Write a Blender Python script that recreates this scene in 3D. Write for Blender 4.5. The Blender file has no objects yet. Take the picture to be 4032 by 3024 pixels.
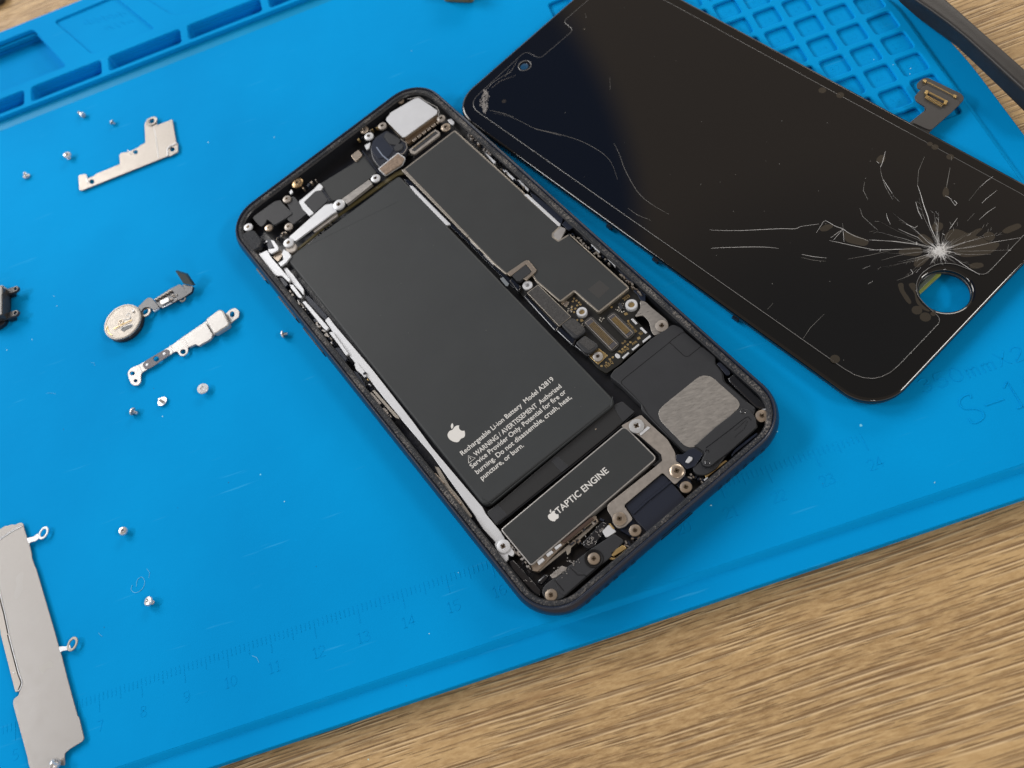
import bpy, bmesh, math, random
import numpy as np
from mathutils import Vector, Matrix
random.seed(7)
rng = random.Random(11)
MM = 0.001                                   # everything below is written in millimetres
C = bpy.context.scene.collection
SC = bpy.context.scene
W0, H0 = 4032, 3024

# ------------------------------------------------------------------ camera (solved from the mat's ruler and the phone's size)
RV = np.array([2.62916, -0.43, -0.20163]); CAM = np.array([189.1964, -53.9268, 179.1927]); FPX = 3519.2
_P = [2.629228, -0.430039, -0.201558, 189.196415, -53.926801, 179.192656, 3.519216, -18.20848, 172.421645, 61.02751, -1.182036, 136.889406, 65.336875, 1.429857]
RV = np.array(_P[0:3]); CAM = np.array(_P[3:6]); FPX = _P[6]*1000
_a = np.linalg.norm(RV); _k = RV/_a
_K = np.array([[0,-_k[2],_k[1]],[_k[2],0,-_k[0]],[-_k[1],_k[0],0]])
RM = np.eye(3)+math.sin(_a)*_K+(1-math.cos(_a))*_K@_K
cam = bpy.data.cameras.new('camera'); camo = bpy.data.objects.new('camera', cam); C.objects.link(camo)
M4 = Matrix.Identity(4)
for i in range(3):
    M4[i][0] = RM[0][i]; M4[i][1] = -RM[1][i]; M4[i][2] = -RM[2][i]; M4[i][3] = CAM[i]*MM
camo.matrix_world = M4
cam.sensor_width = 36; cam.lens = FPX/W0*36; cam.clip_start = 0.01; cam.clip_end = 20
cam.dof.use_dof = True; cam.dof.focus_distance = 0.196; cam.dof.aperture_fstop = 19
SC.camera = camo

# ------------------------------------------------------------------ light
world = bpy.data.worlds.new('World'); SC.world = world; world.use_nodes = True
nt = world.node_tree; nt.nodes.clear()
wo = nt.nodes.new('ShaderNodeOutputWorld'); wb = nt.nodes.new('ShaderNodeBackground')
tc = nt.nodes.new('ShaderNodeTexCoord')
def dotramp(vec, a, b, ca, cb):
    d = nt.nodes.new('ShaderNodeVectorMath'); d.operation = 'DOT_PRODUCT'; d.inputs[1].default_value = Vector(vec).normalized()
    nt.links.new(tc.outputs['Generated'], d.inputs[0])
    r = nt.nodes.new('ShaderNodeMapRange'); r.interpolation_type = 'SMOOTHSTEP'
    r.inputs['From Min'].default_value = a; r.inputs['From Max'].default_value = b
    r.inputs['To Min'].default_value = ca; r.inputs['To Max'].default_value = cb
    nt.links.new(d.outputs['Value'], r.inputs['Value']); return r.outputs['Result']
def mixc(f, a, b):
    m = nt.nodes.new('ShaderNodeMix'); m.data_type = 'RGBA'
    for k, v in ((6, a), (7, b)):
        if hasattr(v, 'is_linked') or hasattr(v, 'links'): nt.links.new(v, m.inputs[k])
        else: m.inputs[k].default_value = (*v, 1)
    nt.links.new(f, m.inputs[0]); return m.outputs[2]
# dim warm ceiling, lighter grey walls low down, a bluish dim patch (a dark window/person side) to the upper left
c1 = mixc(dotramp((0, 0, 1), 0.22, 0.55, 0, 1), (0.95, 0.92, 0.88), (0.33, 0.27, 0.225))
c1 = mixc(dotramp((0.22, 0.30, 0.92), 0.95, 0.995, 0, 1), c1, (0.17, 0.16, 0.155))
c2 = mixc(dotramp((-0.22, 0.62, 0.72), 0.927, 0.941, 0, 1), c1, (0.06, 0.09, 0.18))
nt.links.new(c2, wb.inputs['Color']); wb.inputs['Strength'].default_value = 1.0
nt.links.new(wb.outputs[0], wo.inputs[0])

def area(name, direction, dist, size, power, col, target=(180, 80, 0)):
    l = bpy.data.lights.new(name, 'AREA'); l.shape = 'RECTANGLE'; l.size, l.size_y = size; l.energy = power; l.color = col
    o = bpy.data.objects.new(name, l); C.objects.link(o)
    d = Vector(direction).normalized(); t = Vector(target)*MM
    o.location = t + d*dist; o.rotation_euler = d.to_track_quat('Z', 'Y').to_euler()
    return o
area('ceiling_light', (-0.52, 0.66, 0.60), 1.15, (0.5, 0.5), 9.4, (1.0, 0.97, 0.93), (100, 140, 0))
area('ceiling_light', (-0.76, 0.16, 0.62), 1.2, (0.34, 0.16), 4.6, (0.95, 0.97, 1.0), (120, 110, 0))
area('ceiling_light', (0.70, -0.38, 0.60), 1.5, (0.45, 0.14), 6.0, (1.0, 0.97, 0.92))
area('ceiling_light', (-0.12, -0.86, 0.50), 1.5, (0.20, 0.10), 1.6, (1.0, 0.98, 0.95))
area('ceiling_light', (0.55, 0.85, 0.45), 1.5, (0.8, 0.3), 6.5, (1.0, 0.94, 0.86))

vs = SC.view_settings; vs.view_transform = 'Standard'; vs.look = 'None'; vs.exposure = 0.0; vs.gamma = 1.0
try: vs.use_curve_mapping = False
except Exception: pass
try:
    SC.cycles.max_bounces = 6; SC.cycles.caustics_reflective = False; SC.cycles.caustics_refractive = False
except Exception: pass

# ------------------------------------------------------------------ coordinate helpers
def bp(u, v, z):
    d = np.array([(u-W0/2)/FPX, (v-H0/2)/FPX, 1.0])@RM
    t = (z-CAM[2])/d[2]; q = CAM+t*d
    return (float(q[0]), float(q[1]))
class Win:                                   # a measured window: its corner in the photo and its enlargement
    def __init__(s, x, y, k): s.x, s.y, s.k = x, y, k
    def __call__(s, *pts): return [(s.x+a/s.k, s.y+b/s.k) for a, b in pts]
z1 = Win(900,300,2.212); z2 = Win(1500,300,2.212); z3 = Win(900,900,2.212); z4 = Win(1800,850,2.212)
z5 = Win(1700,1400,2.212); z6 = Win(2300,1250,2.765); z7 = Win(2350,1550,2.765); z8 = Win(1800,1850,2.212)
wa = Win(0,0,1.843); wb_ = Win(0,900,1.843); wd = Win(2832,0,1.843); wh = Win(3432,0,2.765); wcr = Win(3432,500,2.765)
we = Win(2832,700,1.843); wf = Win(3332,900,3.16); whb = Win(380,1030,3.6867); wl = Win(0,1080,6.9125)
wp1 = Win(0,2000,3.3175); wp2 = Win(0,2500,3.165); wt = Win(1750,0,1.843); w3b = Win(0,1900,1.4758)
def at(pts, z): return [bp(u, v, z) for u, v in pts]
def one(w, x, y, z): return bp(*w((x, y))[0], z)

PC = np.array(_P[8:10]); PT = _P[10]; PE = np.array([math.cos(PT), math.sin(PT)]); PN = np.array([-PE[1], PE[0]])
PL, PW, PR = _P[11], _P[12], 9.0
def ph(a, b): q = PC+PE*a+PN*b; return (float(q[0]), float(q[1]))
DC = np.array([241.147, 79.639]); DT = -1.0966; DE = np.array([math.cos(DT), math.sin(DT)]); DN = np.array([-DE[1], DE[0]])
DL, DW, DR = 135.6, 63.7, 8.6
def dp(a, b): q = DC+DE*a+DN*b; return (float(q[0]), float(q[1]))

# ------------------------------------------------------------------ object helpers
def tag(o, label=None, cat=None, group=None, kind=None):
    if label: o['label'] = label
    if cat: o['category'] = cat
    if group: o['group'] = group
    if kind: o['kind'] = kind
    return o
def thing(name, x, y, z, label, cat, group=None):
    o = bpy.data.objects.new(name, None); C.objects.link(o); o.location = (x*MM, y*MM, z*MM); o.empty_display_size = 0.005
    return tag(o, label, cat, group)
def origin(par):
    v = Vector((0, 0, 0)); q = par
    while q is not None: v = v+Vector(q.location); q = q.parent
    return v
def finish(me, name, m, parent, angle=35, scale=True):
    """me: a mesh in world millimetres; linked under parent (which has no rotation)"""
    if scale:
        me.transform(Matrix.Scale(MM, 4))
        if parent is not None: me.transform(Matrix.Translation(-origin(parent)))
    me.materials.clear(); me.materials.append(m)
    for p in me.polygons: p.use_smooth = True
    me.update()
    try: me.set_sharp_from_angle(angle=math.radians(angle))
    except Exception: pass
    o = bpy.data.objects.new(name, me); C.objects.link(o)
    if parent is not None: o.parent = parent
    return o
def rounded(pts, r, seg=4):
    out = []; n = len(pts)
    for i in range(n):
        p = Vector(pts[i]); a = Vector(pts[i-1]); b = Vector(pts[(i+1) % n])
        rr = r[i] if isinstance(r, (list, tuple)) else r
        la, lb = (a-p).length, (b-p).length
        k = min(rr, la*0.47, lb*0.47)
        if k < 0.02 or la < 1e-6 or lb < 1e-6: out.append(tuple(p)); continue
        s = p+(a-p)/la*k; e = p+(b-p)/lb*k
        for j in range(seg+1):
            t = j/seg; q = s*(1-t)**2+p*2*t*(1-t)+e*t*t; out.append((q.x, q.y))
    return out
def curve_mesh(loops, z, t, bev, off=0.0, fill=True):
    cu = bpy.data.curves.new('tmp', 'CURVE'); cu.dimensions = '2D'; cu.fill_mode = 'BOTH'
    bev = min(bev, t/2*0.98)
    cu.extrude = max(t/2-bev, 0.0); cu.bevel_depth = bev; cu.bevel_resolution = 2; cu.offset = -bev+off
    for L in loops:
        sp = cu.splines.new('POLY'); sp.points.add(len(L)-1)
        for q, c in zip(sp.points, L): q.co = (c[0]-150, c[1]-90, 0, 1)
        sp.use_cyclic_u = True
    o = bpy.data.objects.new('tmp', cu); C.objects.link(o)
    dg = bpy.context.evaluated_depsgraph_get()
    me = bpy.data.meshes.new_from_object(o.evaluated_get(dg))
    bpy.data.objects.remove(o); bpy.data.curves.remove(cu)
    me.transform(Matrix.Translation((150, 90, z-t/2)))
    return me
def plate(name, xy, z, t, m, parent, r=0.25, holes=(), bev=0.06, off=0.0):
    """a sheet with outline xy (mm), its top at z, t thick"""
    loops = [rounded(xy, r)]+[list(h) for h in holes]
    return finish(curve_mesh(loops, z, t, bev, off), name, m, parent)
def plates(name, lst, m, parent, bev=0.04, r=0.1):
    """several small pieces of one part: (xy, z, t)"""
    bm = bmesh.new()
    for xy, z, t in lst:
        me = curve_mesh([rounded(xy, r)], z, t, bev); bm.from_mesh(me); bpy.data.meshes.remove(me)
    me = bpy.data.meshes.new(name); bm.to_mesh(me); bm.free()
    return finish(me, name, m, parent)
def circ(cx, cy, r, n=24, rx=None, rot=0):
    rx = rx or r
    return [(cx+math.cos(a)*rx*math.cos(rot)-math.sin(a)*r*math.sin(rot), cy+math.cos(a)*rx*math.sin(rot)+math.sin(a)*r*math.cos(rot)) for a in [2*math.pi*i/n for i in range(n)]]
def stad(p, q, r, n=8):
    a = math.atan2(q[1]-p[1], q[0]-p[0]); out = []
    for i in range(n+1): t = a-math.pi/2+math.pi*i/n; out.append((q[0]+r*math.cos(t), q[1]+r*math.sin(t)))
    for i in range(n+1): t = a+math.pi/2+math.pi*i/n; out.append((p[0]+r*math.cos(t), p[1]+r*math.sin(t)))
    return out
def tube(name, runs, m, parent, rad=0.1, res=1):
    cu = bpy.data.curves.new('tmp', 'CURVE'); cu.dimensions = '3D'; cu.bevel_depth = 1.0; cu.bevel_resolution = res; cu.use_fill_caps = True
    for run in runs:
        rr = rad
        if isinstance(run, tuple) and isinstance(run[0], list): run, rr = run
        sp = cu.splines.new('POLY'); sp.points.add(len(run)-1)
        n = len(run)
        for i, (q, c) in enumerate(zip(sp.points, run)):
            q.co = (c[0]-150, c[1]-90, c[2], 1); q.radius = rr(i/(n-1)) if callable(rr) else rr
    o = bpy.data.objects.new('tmp', cu); C.objects.link(o)
    me = bpy.data.meshes.new_from_object(o.evaluated_get(bpy.context.evaluated_depsgraph_get()))
    bpy.data.objects.remove(o); bpy.data.curves.remove(cu)
    me.transform(Matrix.Translation((150, 90, 0)))
    return finish(me, name, m, parent, 60)
def rrect(hl, hw, r, f, seg=10):
    out = []; r = max(r, 0.05)
    for sx, sy, a0 in ((1, 1, 0), (-1, 1, 90), (-1, -1, 180), (1, -1, 270)):
        for i in range(seg+1):
            a = math.radians(a0+90*i/seg); out.append(f(sx*(hl-r)+r*math.cos(a), sy*(hw-r)+r*math.sin(a)))
    return out
def loft(name, prof, hl, hw, r, f, m, parent, cap0=True, cap1=False, seg=10, holes=None, angle=30):
    """rounded rectangle swept through (outset, z) steps"""
    bm = bmesh.new(); rings = []
    for d, z in prof: rings.append([bm.verts.new((x, y, z)) for x, y in rrect(hl+d, hw+d, r+d, f, seg)])
    n = len(rings[0])
    for A, B in zip(rings, rings[1:]):
        for i in range(n): bm.faces.new((A[i], A[(i+1) % n], B[(i+1) % n], B[i]))
    if cap0: bm.faces.new(list(reversed(rings[0])))
    if cap1: bm.faces.new(rings[-1])
    bmesh.ops.recalc_face_normals(bm, faces=bm.faces)
    me = bpy.data.meshes.new(name); bm.to_mesh(me); bm.free()
    return finish(me, name, m, parent, angle)
def lathe(name, prof, x, y, m, parent, n=28, squash=None, angle=35):
    bm = bmesh.new(); rings = []
    for r, z in prof:
        rings.append([bm.verts.new((x+r*math.cos(2*math.pi*i/n), y+r*math.sin(2*math.pi*i/n), z)) for i in range(n)] if r > 1e-4 else [bm.verts.new((x, y, z))])
    for A, B in zip(rings, rings[1:]):
        for i in range(n):
            j = (i+1) % n
            if len(A) == 1 and len(B) == 1: continue
            if len(A) == 1: bm.faces.new((A[0], B[j], B[i]))
            elif len(B) == 1: bm.faces.new((A[i], A[j], B[0]))
            else: bm.faces.new((A[i], A[j], B[j], B[i]))
    bmesh.ops.recalc_face_normals(bm, faces=bm.faces)
    me = bpy.data.meshes.new(name); bm.to_mesh(me); bm.free()
    return finish(me, name, m, parent, angle)
def text_mesh(body, p0, p1, height, z, t, m, name, parent, bold=0.0, align=None):
    """lettering lying flat, baseline from p0 to p1 (mm), cap height in mm, stretched to fill the run"""
    cu = bpy.data.curves.new('tmp', 'FONT'); cu.body = body; cu.size = 1; cu.extrude = 0.001; cu.offset = bold; cu.resolution_u = 3
    o = bpy.data.objects.new('tmp', cu); C.objects.link(o)
    me = bpy.data.meshes.new_from_object(o.evaluated_get(bpy.context.evaluated_depsgraph_get()))
    bpy.data.objects.remove(o); bpy.data.curves.remove(cu)
    xs = [v.co.x for v in me.vertices]; x0, x1 = min(xs), max(xs)
    d = Vector((p1[0]-p0[0], p1[1]-p0[1])); L = d.length; d.normalize(); nn = Vector((-d.y, d.x))
    sx = L/(x1-x0); sy = height/0.70
    for v in me.vertices:
        a = (v.co.x-x0)*sx; b = v.co.y*sy; zz = z if v.co.z > 0 else z-t
        v.co = (p0[0]+d.x*a+nn.x*b, p0[1]+d.y*a+nn.y*b, zz)
    return finish(me, name, m, parent, 30)
def boxes(name, lst, m, parent):
    """little boxes of one part: (x, y, z0, z1, len, wid, angle)"""
    bm = bmesh.new()
    for x, y, za, zb, l, w, a in lst:
        ca, sa = math.cos(a), math.sin(a); vs_ = []
        for zz in (za, zb):
            k = 1.0 if zz == za else 0.88
            for sx, sy in ((-1,-1),(1,-1),(1,1),(-1,1)):
                px, py = sx*l/2*k, sy*w/2*k
                vs_.append(bm.verts.new((x+px*ca-py*sa, y+px*sa+py*ca, zz)))
        for f in ((3,2,1,0),(4,5,6,7),(0,1,5,4),(1,2,6,5),(2,3,7,6),(3,0,4,7)): bm.faces.new([vs_[i] for i in f])
    me = bpy.data.meshes.new(name); bm.to_mesh(me); bm.free()
    return finish(me, name, m, parent, 20)

# ------------------------------------------------------------------ materials
MATS = {}
def mat(name, col, rough=0.5, metal=0.0, spec=0.5, var=0.0, vscale=300, bump=0.0, bscale=2000, rvar=0.0, aniso=None, coat=0.0):
    if name in MATS: return MATS[name]
    m = bpy.data.materials.new(name); m.use_nodes = True; t = m.node_tree; b = t.nodes['Principled BSDF']
    b.inputs['Roughness'].default_value = rough; b.inputs['Metallic'].default_value = metal
    b.inputs['Specular IOR Level'].default_value = spec; b.inputs['Base Color'].default_value = (*col, 1)
    b.inputs['Coat Weight'].default_value = coat; b.inputs['Coat Roughness'].default_value = 0.08
    co = t.nodes.new('ShaderNodeTexCoord')
    src = co.outputs['Object']
    if aniso:
        mp = t.nodes.new('ShaderNodeMapping'); mp.inputs['Rotation'].default_value = (0, 0, aniso[0]); mp.inputs['Scale'].default_value = (aniso[1], aniso[2], 1)
        t.links.new(src, mp.inputs[0]); src = mp.outputs[0]
    if var or rvar:
        n = t.nodes.new('ShaderNodeTexNoise'); n.inputs['Scale'].default_value = vscale; n.inputs['Detail'].default_value = 5; n.inputs['Roughness'].default_value = 0.65
        t.links.new(src, n.inputs['Vector'])
        if var:
            r = t.nodes.new('ShaderNodeMapRange'); r.inputs['From Min'].default_value = 0.3; r.inputs['From Max'].default_value = 0.7
            r.inputs['To Min'].default_value = 1-var; r.inputs['To Max'].default_value = 1+var
            t.links.new(n.outputs['Fac'], r.inputs['Value'])
            mx = t.nodes.new('ShaderNodeVectorMath'); mx.operation = 'SCALE'; mx.inputs[0].default_value = col
            t.links.new(r.outputs['Result'], mx.inputs['Scale']); t.links.new(mx.outputs[0], b.inputs['Base Color'])
        if rvar:
            r2 = t.nodes.new('ShaderNodeMapRange'); r2.inputs['From Min'].default_value = 0.3; r2.inputs['From Max'].default_value = 0.7
            r2.inputs['To Min'].default_value = max(rough-rvar, 0.02); r2.inputs['To Max'].default_value = rough+rvar
            t.links.new(n.outputs['Fac'], r2.inputs['Value']); t.links.new(r2.outputs['Result'], b.inputs['Roughness'])
    if bump:
        n2 = t.nodes.new('ShaderNodeTexNoise'); n2.inputs['Scale'].default_value = bscale; n2.inputs['Detail'].default_value = 4
        t.links.new(src, n2.inputs['Vector'])
        bu = t.nodes.new('ShaderNodeBump'); bu.inputs['Strength'].default_value = 1.0; bu.inputs['Distance'].default_value = bump*MM
        t.links.new(n2.outputs['Fac'], bu.inputs['Height']); t.links.new(bu.outputs[0], b.inputs['Normal'])
    MATS[name] = m; return m

def mat_silicone():
    m = bpy.data.materials.new('blue_silicone'); m.use_nodes = True; t = m.node_tree; b = t.nodes['Principled BSDF']
    b.inputs['Roughness'].default_value = 0.78; b.inputs['Specular IOR Level'].default_value = 0.03
    N = t.nodes.new; L = t.links.new
    co = N('ShaderNodeTexCoord')
    n = N('ShaderNodeTexNoise'); n.inputs['Scale'].default_value = 13; n.inputs['Detail'].default_value = 8; L(co.outputs['Object'], n.inputs['Vector'])
    cr = N('ShaderNodeValToRGB'); cr.color_ramp.elements[0].position = 0.3; cr.color_ramp.elements[1].position = 0.7
    cr.color_ramp.elements[0].color = (0.0003, 0.226, 0.555, 1); cr.color_ramp.elements[1].color = (0.0006, 0.286, 0.665, 1); L(n.outputs['Fac'], cr.inputs[0])
    # dust specks
    v = N('ShaderNodeTexVoronoi'); v.inputs['Scale'].default_value = 70; v.inputs['Randomness'].default_value = 1; L(co.outputs['Object'], v.inputs['Vector'])
    sep = N('ShaderNodeSeparateColor'); L(v.outputs['Color'], sep.inputs[0])
    gt = N('ShaderNodeMath'); gt.operation = 'GREATER_THAN'; gt.inputs[1].default_value = 0.80; L(sep.outputs[0], gt.inputs[0])
    sz = N('ShaderNodeMapRange'); sz.inputs['To Min'].default_value = 0.008; sz.inputs['To Max'].default_value = 0.026; L(sep.outputs[1], sz.inputs['Value'])
    lt = N('ShaderNodeMath'); lt.operation = 'LESS_THAN'; L(v.outputs['Distance'], lt.inputs[0]); L(sz.outputs[0], lt.inputs[1])
    mu = N('ShaderNodeMath'); mu.operation = 'MULTIPLY'; L(gt.outputs[0], mu.inputs[0]); L(lt.outputs[0], mu.inputs[1])
    mu2 = N('ShaderNodeMath'); mu2.operation = 'MULTIPLY'; mu2.inputs[1].default_value = 0.55; L(mu.outputs[0], mu2.inputs[0])
    mx = N('ShaderNodeMix'); mx.data_type = 'RGBA'; L(mu2.outputs[0], mx.inputs[0]); L(cr.outputs[0], mx.inputs[6]); mx.inputs[7].default_value = (0.30, 0.80, 0.92, 1)
    # faint rubbed hairline scuffs
    mp = N('ShaderNodeMapping'); mp.inputs['Rotation'].default_value = (0, 0, 0.9); mp.inputs['Scale'].default_value = (60, 900, 60); L(co.outputs['Object'], mp.inputs[0])
    n3 = N('ShaderNodeTexNoise'); n3.inputs['Scale'].default_value = 1.0; n3.inputs['Detail'].default_value = 2; L(mp.outputs[0], n3.inputs['Vector'])
    r3 = N('ShaderNodeMapRange'); r3.inputs['From Min'].default_value = 0.70; r3.inputs['From Max'].default_value = 0.80; r3.inputs['To Max'].default_value = 0.25; L(n3.outputs['Fac'], r3.inputs['Value'])
    mx2 = N('ShaderNodeMix'); mx2.data_type = 'RGBA'; L(r3.outputs[0], mx2.inputs[0]); L(mx.outputs[2], mx2.inputs[6]); mx2.inputs[7].default_value = (0.06, 0.45, 0.80, 1)
    L(mx2.outputs[2], b.inputs['Base Color'])
    nb = N('ShaderNodeTexNoise'); nb.inputs['Scale'].default_value = 2600; nb.inputs['Detail'].default_value = 3; L(co.outputs['Object'], nb.inputs['Vector'])
    nb2 = N('ShaderNodeTexNoise'); nb2.inputs['Scale'].default_value = 60; nb2.inputs['Detail'].default_value = 3; L(co.outputs['Object'], nb2.inputs['Vector'])
    bu = N('ShaderNodeBump'); bu.inputs['Distance'].default_value = 0.02*MM; L(nb.outputs['Fac'], bu.inputs['Height'])
    bu2 = N('ShaderNodeBump'); bu2.inputs['Distance'].default_value = 0.25*MM; L(nb2.outputs['Fac'], bu2.inputs['Height']); L(bu.outputs[0], bu2.inputs['Normal']); L(bu2.outputs[0], b.inputs['Normal'])
    return m
def mat_wood():
    m = bpy.data.materials.new('wood_grain_laminate'); m.use_nodes = True; t = m.node_tree; b = t.nodes['Principled BSDF']
    b.inputs['Roughness'].default_value = 0.5; b.inputs['Specular IOR Level'].default_value = 0.3
    N = t.nodes.new; L = t.links.new
    co = N('ShaderNodeTexCoord')
    wz = N('ShaderNodeTexNoise'); wz.inputs['Scale'].default_value = 14; wz.inputs['Detail'].default_value = 2; L(co.outputs['Object'], wz.inputs['Vector'])
    ws = N('ShaderNodeVectorMath'); ws.operation = 'SCALE'; ws.inputs['Scale'].default_value = 0.0030; L(wz.outputs['Color'], ws.inputs[0])
    wa_ = N('ShaderNodeVectorMath'); wa_.operation = 'ADD'; L(co.outputs['Object'], wa_.inputs[0]); L(ws.outputs[0], wa_.inputs[1])
    def noise(sx, sy, detail, rough=0.5, rot=0.0, off=0):
        mp = N('ShaderNodeMapping'); mp.inputs['Scale'].default_value = (sx, sy, 1); mp.inputs['Rotation'].default_value = (0, 0, rot); mp.inputs['Location'].default_value = (off, off, 0); L(wa_.outputs[0], mp.inputs[0])
        n = N('ShaderNodeTexNoise'); n.inputs['Scale'].default_value = 1; n.inputs['Detail'].default_value = detail; n.inputs['Roughness'].default_value = rough; L(mp.outputs[0], n.inputs['Vector']); return n.outputs['Fac']
    def rng_(src, a, b_, c=0, d=1):
        r = N('ShaderNodeMapRange'); r.inputs['From Min'].default_value = a; r.inputs['From Max'].default_value = b_; r.inputs['To Min'].default_value = c; r.inputs['To Max'].default_value = d; L(src, r.inputs['Value']); return r.outputs[0]
    def mix(f, a, c):
        x = N('ShaderNodeMix'); x.data_type = 'RGBA'; L(f, x.inputs[0])
        for k, v in ((6, a), (7, c)):
            if isinstance(v, tuple): x.inputs[k].default_value = (*v, 1)
            else: L(v, x.inputs[k])
        return x.outputs[2]
    base = mix(rng_(noise(4, 48, 5, 0.6), 0.36, 0.64), (0.25, 0.152, 0.066), (0.445, 0.292, 0.134))
    base = mix(rng_(noise(330, 1300, 5, 0.75, 0, 3), 0.38, 0.66, 0, 0.8), base, (0.55, 0.385, 0.195))
    base = mix(rng_(noise(22, 330, 3, 0.5, 0.01, 9), 0.56, 0.72, 0, 0.55), base, (0.24, 0.135, 0.058))
    def dashes(sx, sy, off, w, dy=0.0, keep=0.0):
        mp = N('ShaderNodeMapping'); mp.inputs['Scale'].default_value = (sx, sy, 1); mp.inputs['Location'].default_value = (off, off*1.7+dy*sy, 0.31*off); L(wa_.outputs[0], mp.inputs[0])
        v = N('ShaderNodeTexVoronoi'); v.voronoi_dimensions = '2D'; v.inputs['Scale'].default_value = 1; v.inputs['Randomness'].default_value = 1; L(mp.outputs[0], v.inputs['Vector'])
        sp = N('ShaderNodeSeparateColor'); L(v.outputs['Color'], sp.inputs[0])
        wd = N('ShaderNodeMath'); wd.operation = 'MULTIPLY_ADD'; wd.inputs[1].default_value = w; wd.inputs[2].default_value = w*0.45; L(sp.outputs[0], wd.inputs[0])
        df = N('ShaderNodeMath'); df.operation = 'DIVIDE'; L(v.outputs['Distance'], df.inputs[0]); L(wd.outputs[0], df.inputs[1])
        m_ = rng_(df.outputs[0], 0.45, 1.0, 1, 0)
        k = rng_(sp.outputs[1], keep, keep+0.25)
        x = N('ShaderNodeMath'); x.operation = 'MULTIPLY'; L(m_, x.inputs[0]); L(k, x.inputs[1]); return x.outputs[0]
    def mx_(*a):
        r = a[0]
        for q in a[1:]:
            x = N('ShaderNodeMath'); x.operation = 'MAXIMUM'; L(r, x.inputs[0]); L(q, x.inputs[1]); r = x.outputs[0]
        return r
    LONG, MID, SHORT = (15, 760, 3.3, 0.21), (30, 1050, 7.1, 0.24), (70, 1500, 15.7, 0.27)
    g1 = mx_(dashes(*LONG, keep=0.12), dashes(*MID, keep=0.05)); g2 = mx_(dashes(*SHORT, keep=0.1), dashes(55, 1300, 27.7, 0.27, keep=0.15))
    pale = mx_(dashes(*LONG, dy=0.00028, keep=0.12), dashes(*MID, dy=0.00026, keep=0.05))
    base = mix(rng_(pale, 0, 1, 0, 0.65), base, (0.68, 0.51, 0.30))
    base = mix(rng_(g1, 0, 1, 0, 0.70), base, (0.125, 0.066, 0.028))
    base = mix(rng_(g2, 0, 1, 0, 0.50), base, (0.17, 0.095, 0.042))
    L(base, b.inputs['Base Color'])
    ad = N('ShaderNodeMath'); ad.operation = 'MAXIMUM'; L(g1, ad.inputs[0]); L(g2, ad.inputs[1])
    bu = N('ShaderNodeBump'); bu.invert = True; bu.inputs['Distance'].default_value = 0.12*MM; L(ad.outputs[0], bu.inputs['Height']); L(bu.outputs[0], b.inputs['Normal'])
    return m
M_SIL = mat_silicone(); M_WOOD = mat_wood()
M_CASE = mat('midnight_aluminium', (0.009, 0.015, 0.032), 0.30, 0.0, 0.5)
M_INNER = mat('black_inner_shell', (0.010, 0.011, 0.014), 0.32, 0, 0.55, bump=0.06, bscale=700)
def mat_gasket():
    m = mat('torn_adhesive', (0.03, 0.03, 0.032), 0.75, 0, 0.4, bump=0.25, bscale=2600)
    t = m.node_tree; b = t.nodes['Principled BSDF']; N = t.nodes.new; L = t.links.new
    co = N('ShaderNodeTexCoord'); n = N('ShaderNodeTexNoise'); n.inputs['Scale'].default_value = 2300; n.inputs['Detail'].default_value = 5; n.inputs['Roughness'].default_value = 0.8; L(co.outputs['Object'], n.inputs['Vector'])
    n2 = N('ShaderNodeTexNoise'); n2.inputs['Scale'].default_value = 130; n2.inputs['Detail'].default_value = 3; L(co.outputs['Object'], n2.inputs['Vector'])
    mu = N('ShaderNodeMath'); mu.operation = 'MULTIPLY_ADD'; mu.inputs[1].default_value = 0.5; L(n2.outputs['Fac'], mu.inputs[0]); L(n.outputs['Fac'], mu.inputs[2])
    cr = N('ShaderNodeValToRGB'); e = cr.color_ramp.elements; e[0].position = 0.76; e[0].color = (0.013, 0.016, 0.022, 1); e[1].position = 1.04; e[1].color = (0.26, 0.24, 0.22, 1)
    L(mu.outputs[0], cr.inputs[0]); L(cr.outputs[0], b.inputs['Base Color']); return m
M_GASKET = mat_gasket()
M_BATT = mat('black_pouch', (0.034, 0.038, 0.041), 0.48, 0, 0.22, var=0.07, vscale=60, bump=0.05, bscale=110)
M_LABEL = mat('black_label', (0.031, 0.034, 0.036), 0.48, 0, 0.22, var=0.06, vscale=90, bump=0.01, bscale=600)
M_TAPE = mat('black_tape', (0.022, 0.023, 0.024), 0.36, 0, 0.4, bump=0.02, bscale=300)
M_BLK = mat('black_plastic', (0.025, 0.027, 0.031), 0.48, 0, 0.3, var=0.08, vscale=200, bump=0.006, bscale=5000)
M_BLKG = mat('glossy_black', (0.008, 0.009, 0.012), 0.12, 0, 0.6)
M_NAVY = mat('navy_flex', (0.012, 0.016, 0.028), 0.30, 0, 0.5, bump=0.015, bscale=500)
M_DARK = mat('dark_void', (0.004, 0.004, 0.005), 0.6, 0, 0.2)
M_WHITE = mat('white_ink', (0.58, 0.58, 0.57), 0.5, 0, 0.3)
M_SIL1 = mat('bright_steel', (0.375, 0.365, 0.355), 0.38, 0.5, 0.5, var=0.05, vscale=400, rvar=0.06)
M_SIL2 = mat('brushed_steel', (0.30, 0.275, 0.25), 0.45, 0.55, 0.5, var=0.08, vscale=900, bump=0.006, bscale=2500, rvar=0.06)
M_SILW = mat('frosted_silver', (0.56, 0.58, 0.61), 0.42, 0.35, 0.5, var=0.04, vscale=300)
M_BRASS = mat('champagne_steel', (0.40, 0.335, 0.265), 0.32, 0.8, 0.5, var=0.1, vscale=900)
M_GOLD = mat('gold_plate', (0.62, 0.45, 0.20), 0.32, 0.9, 0.5, var=0.1, vscale=1500)
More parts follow.
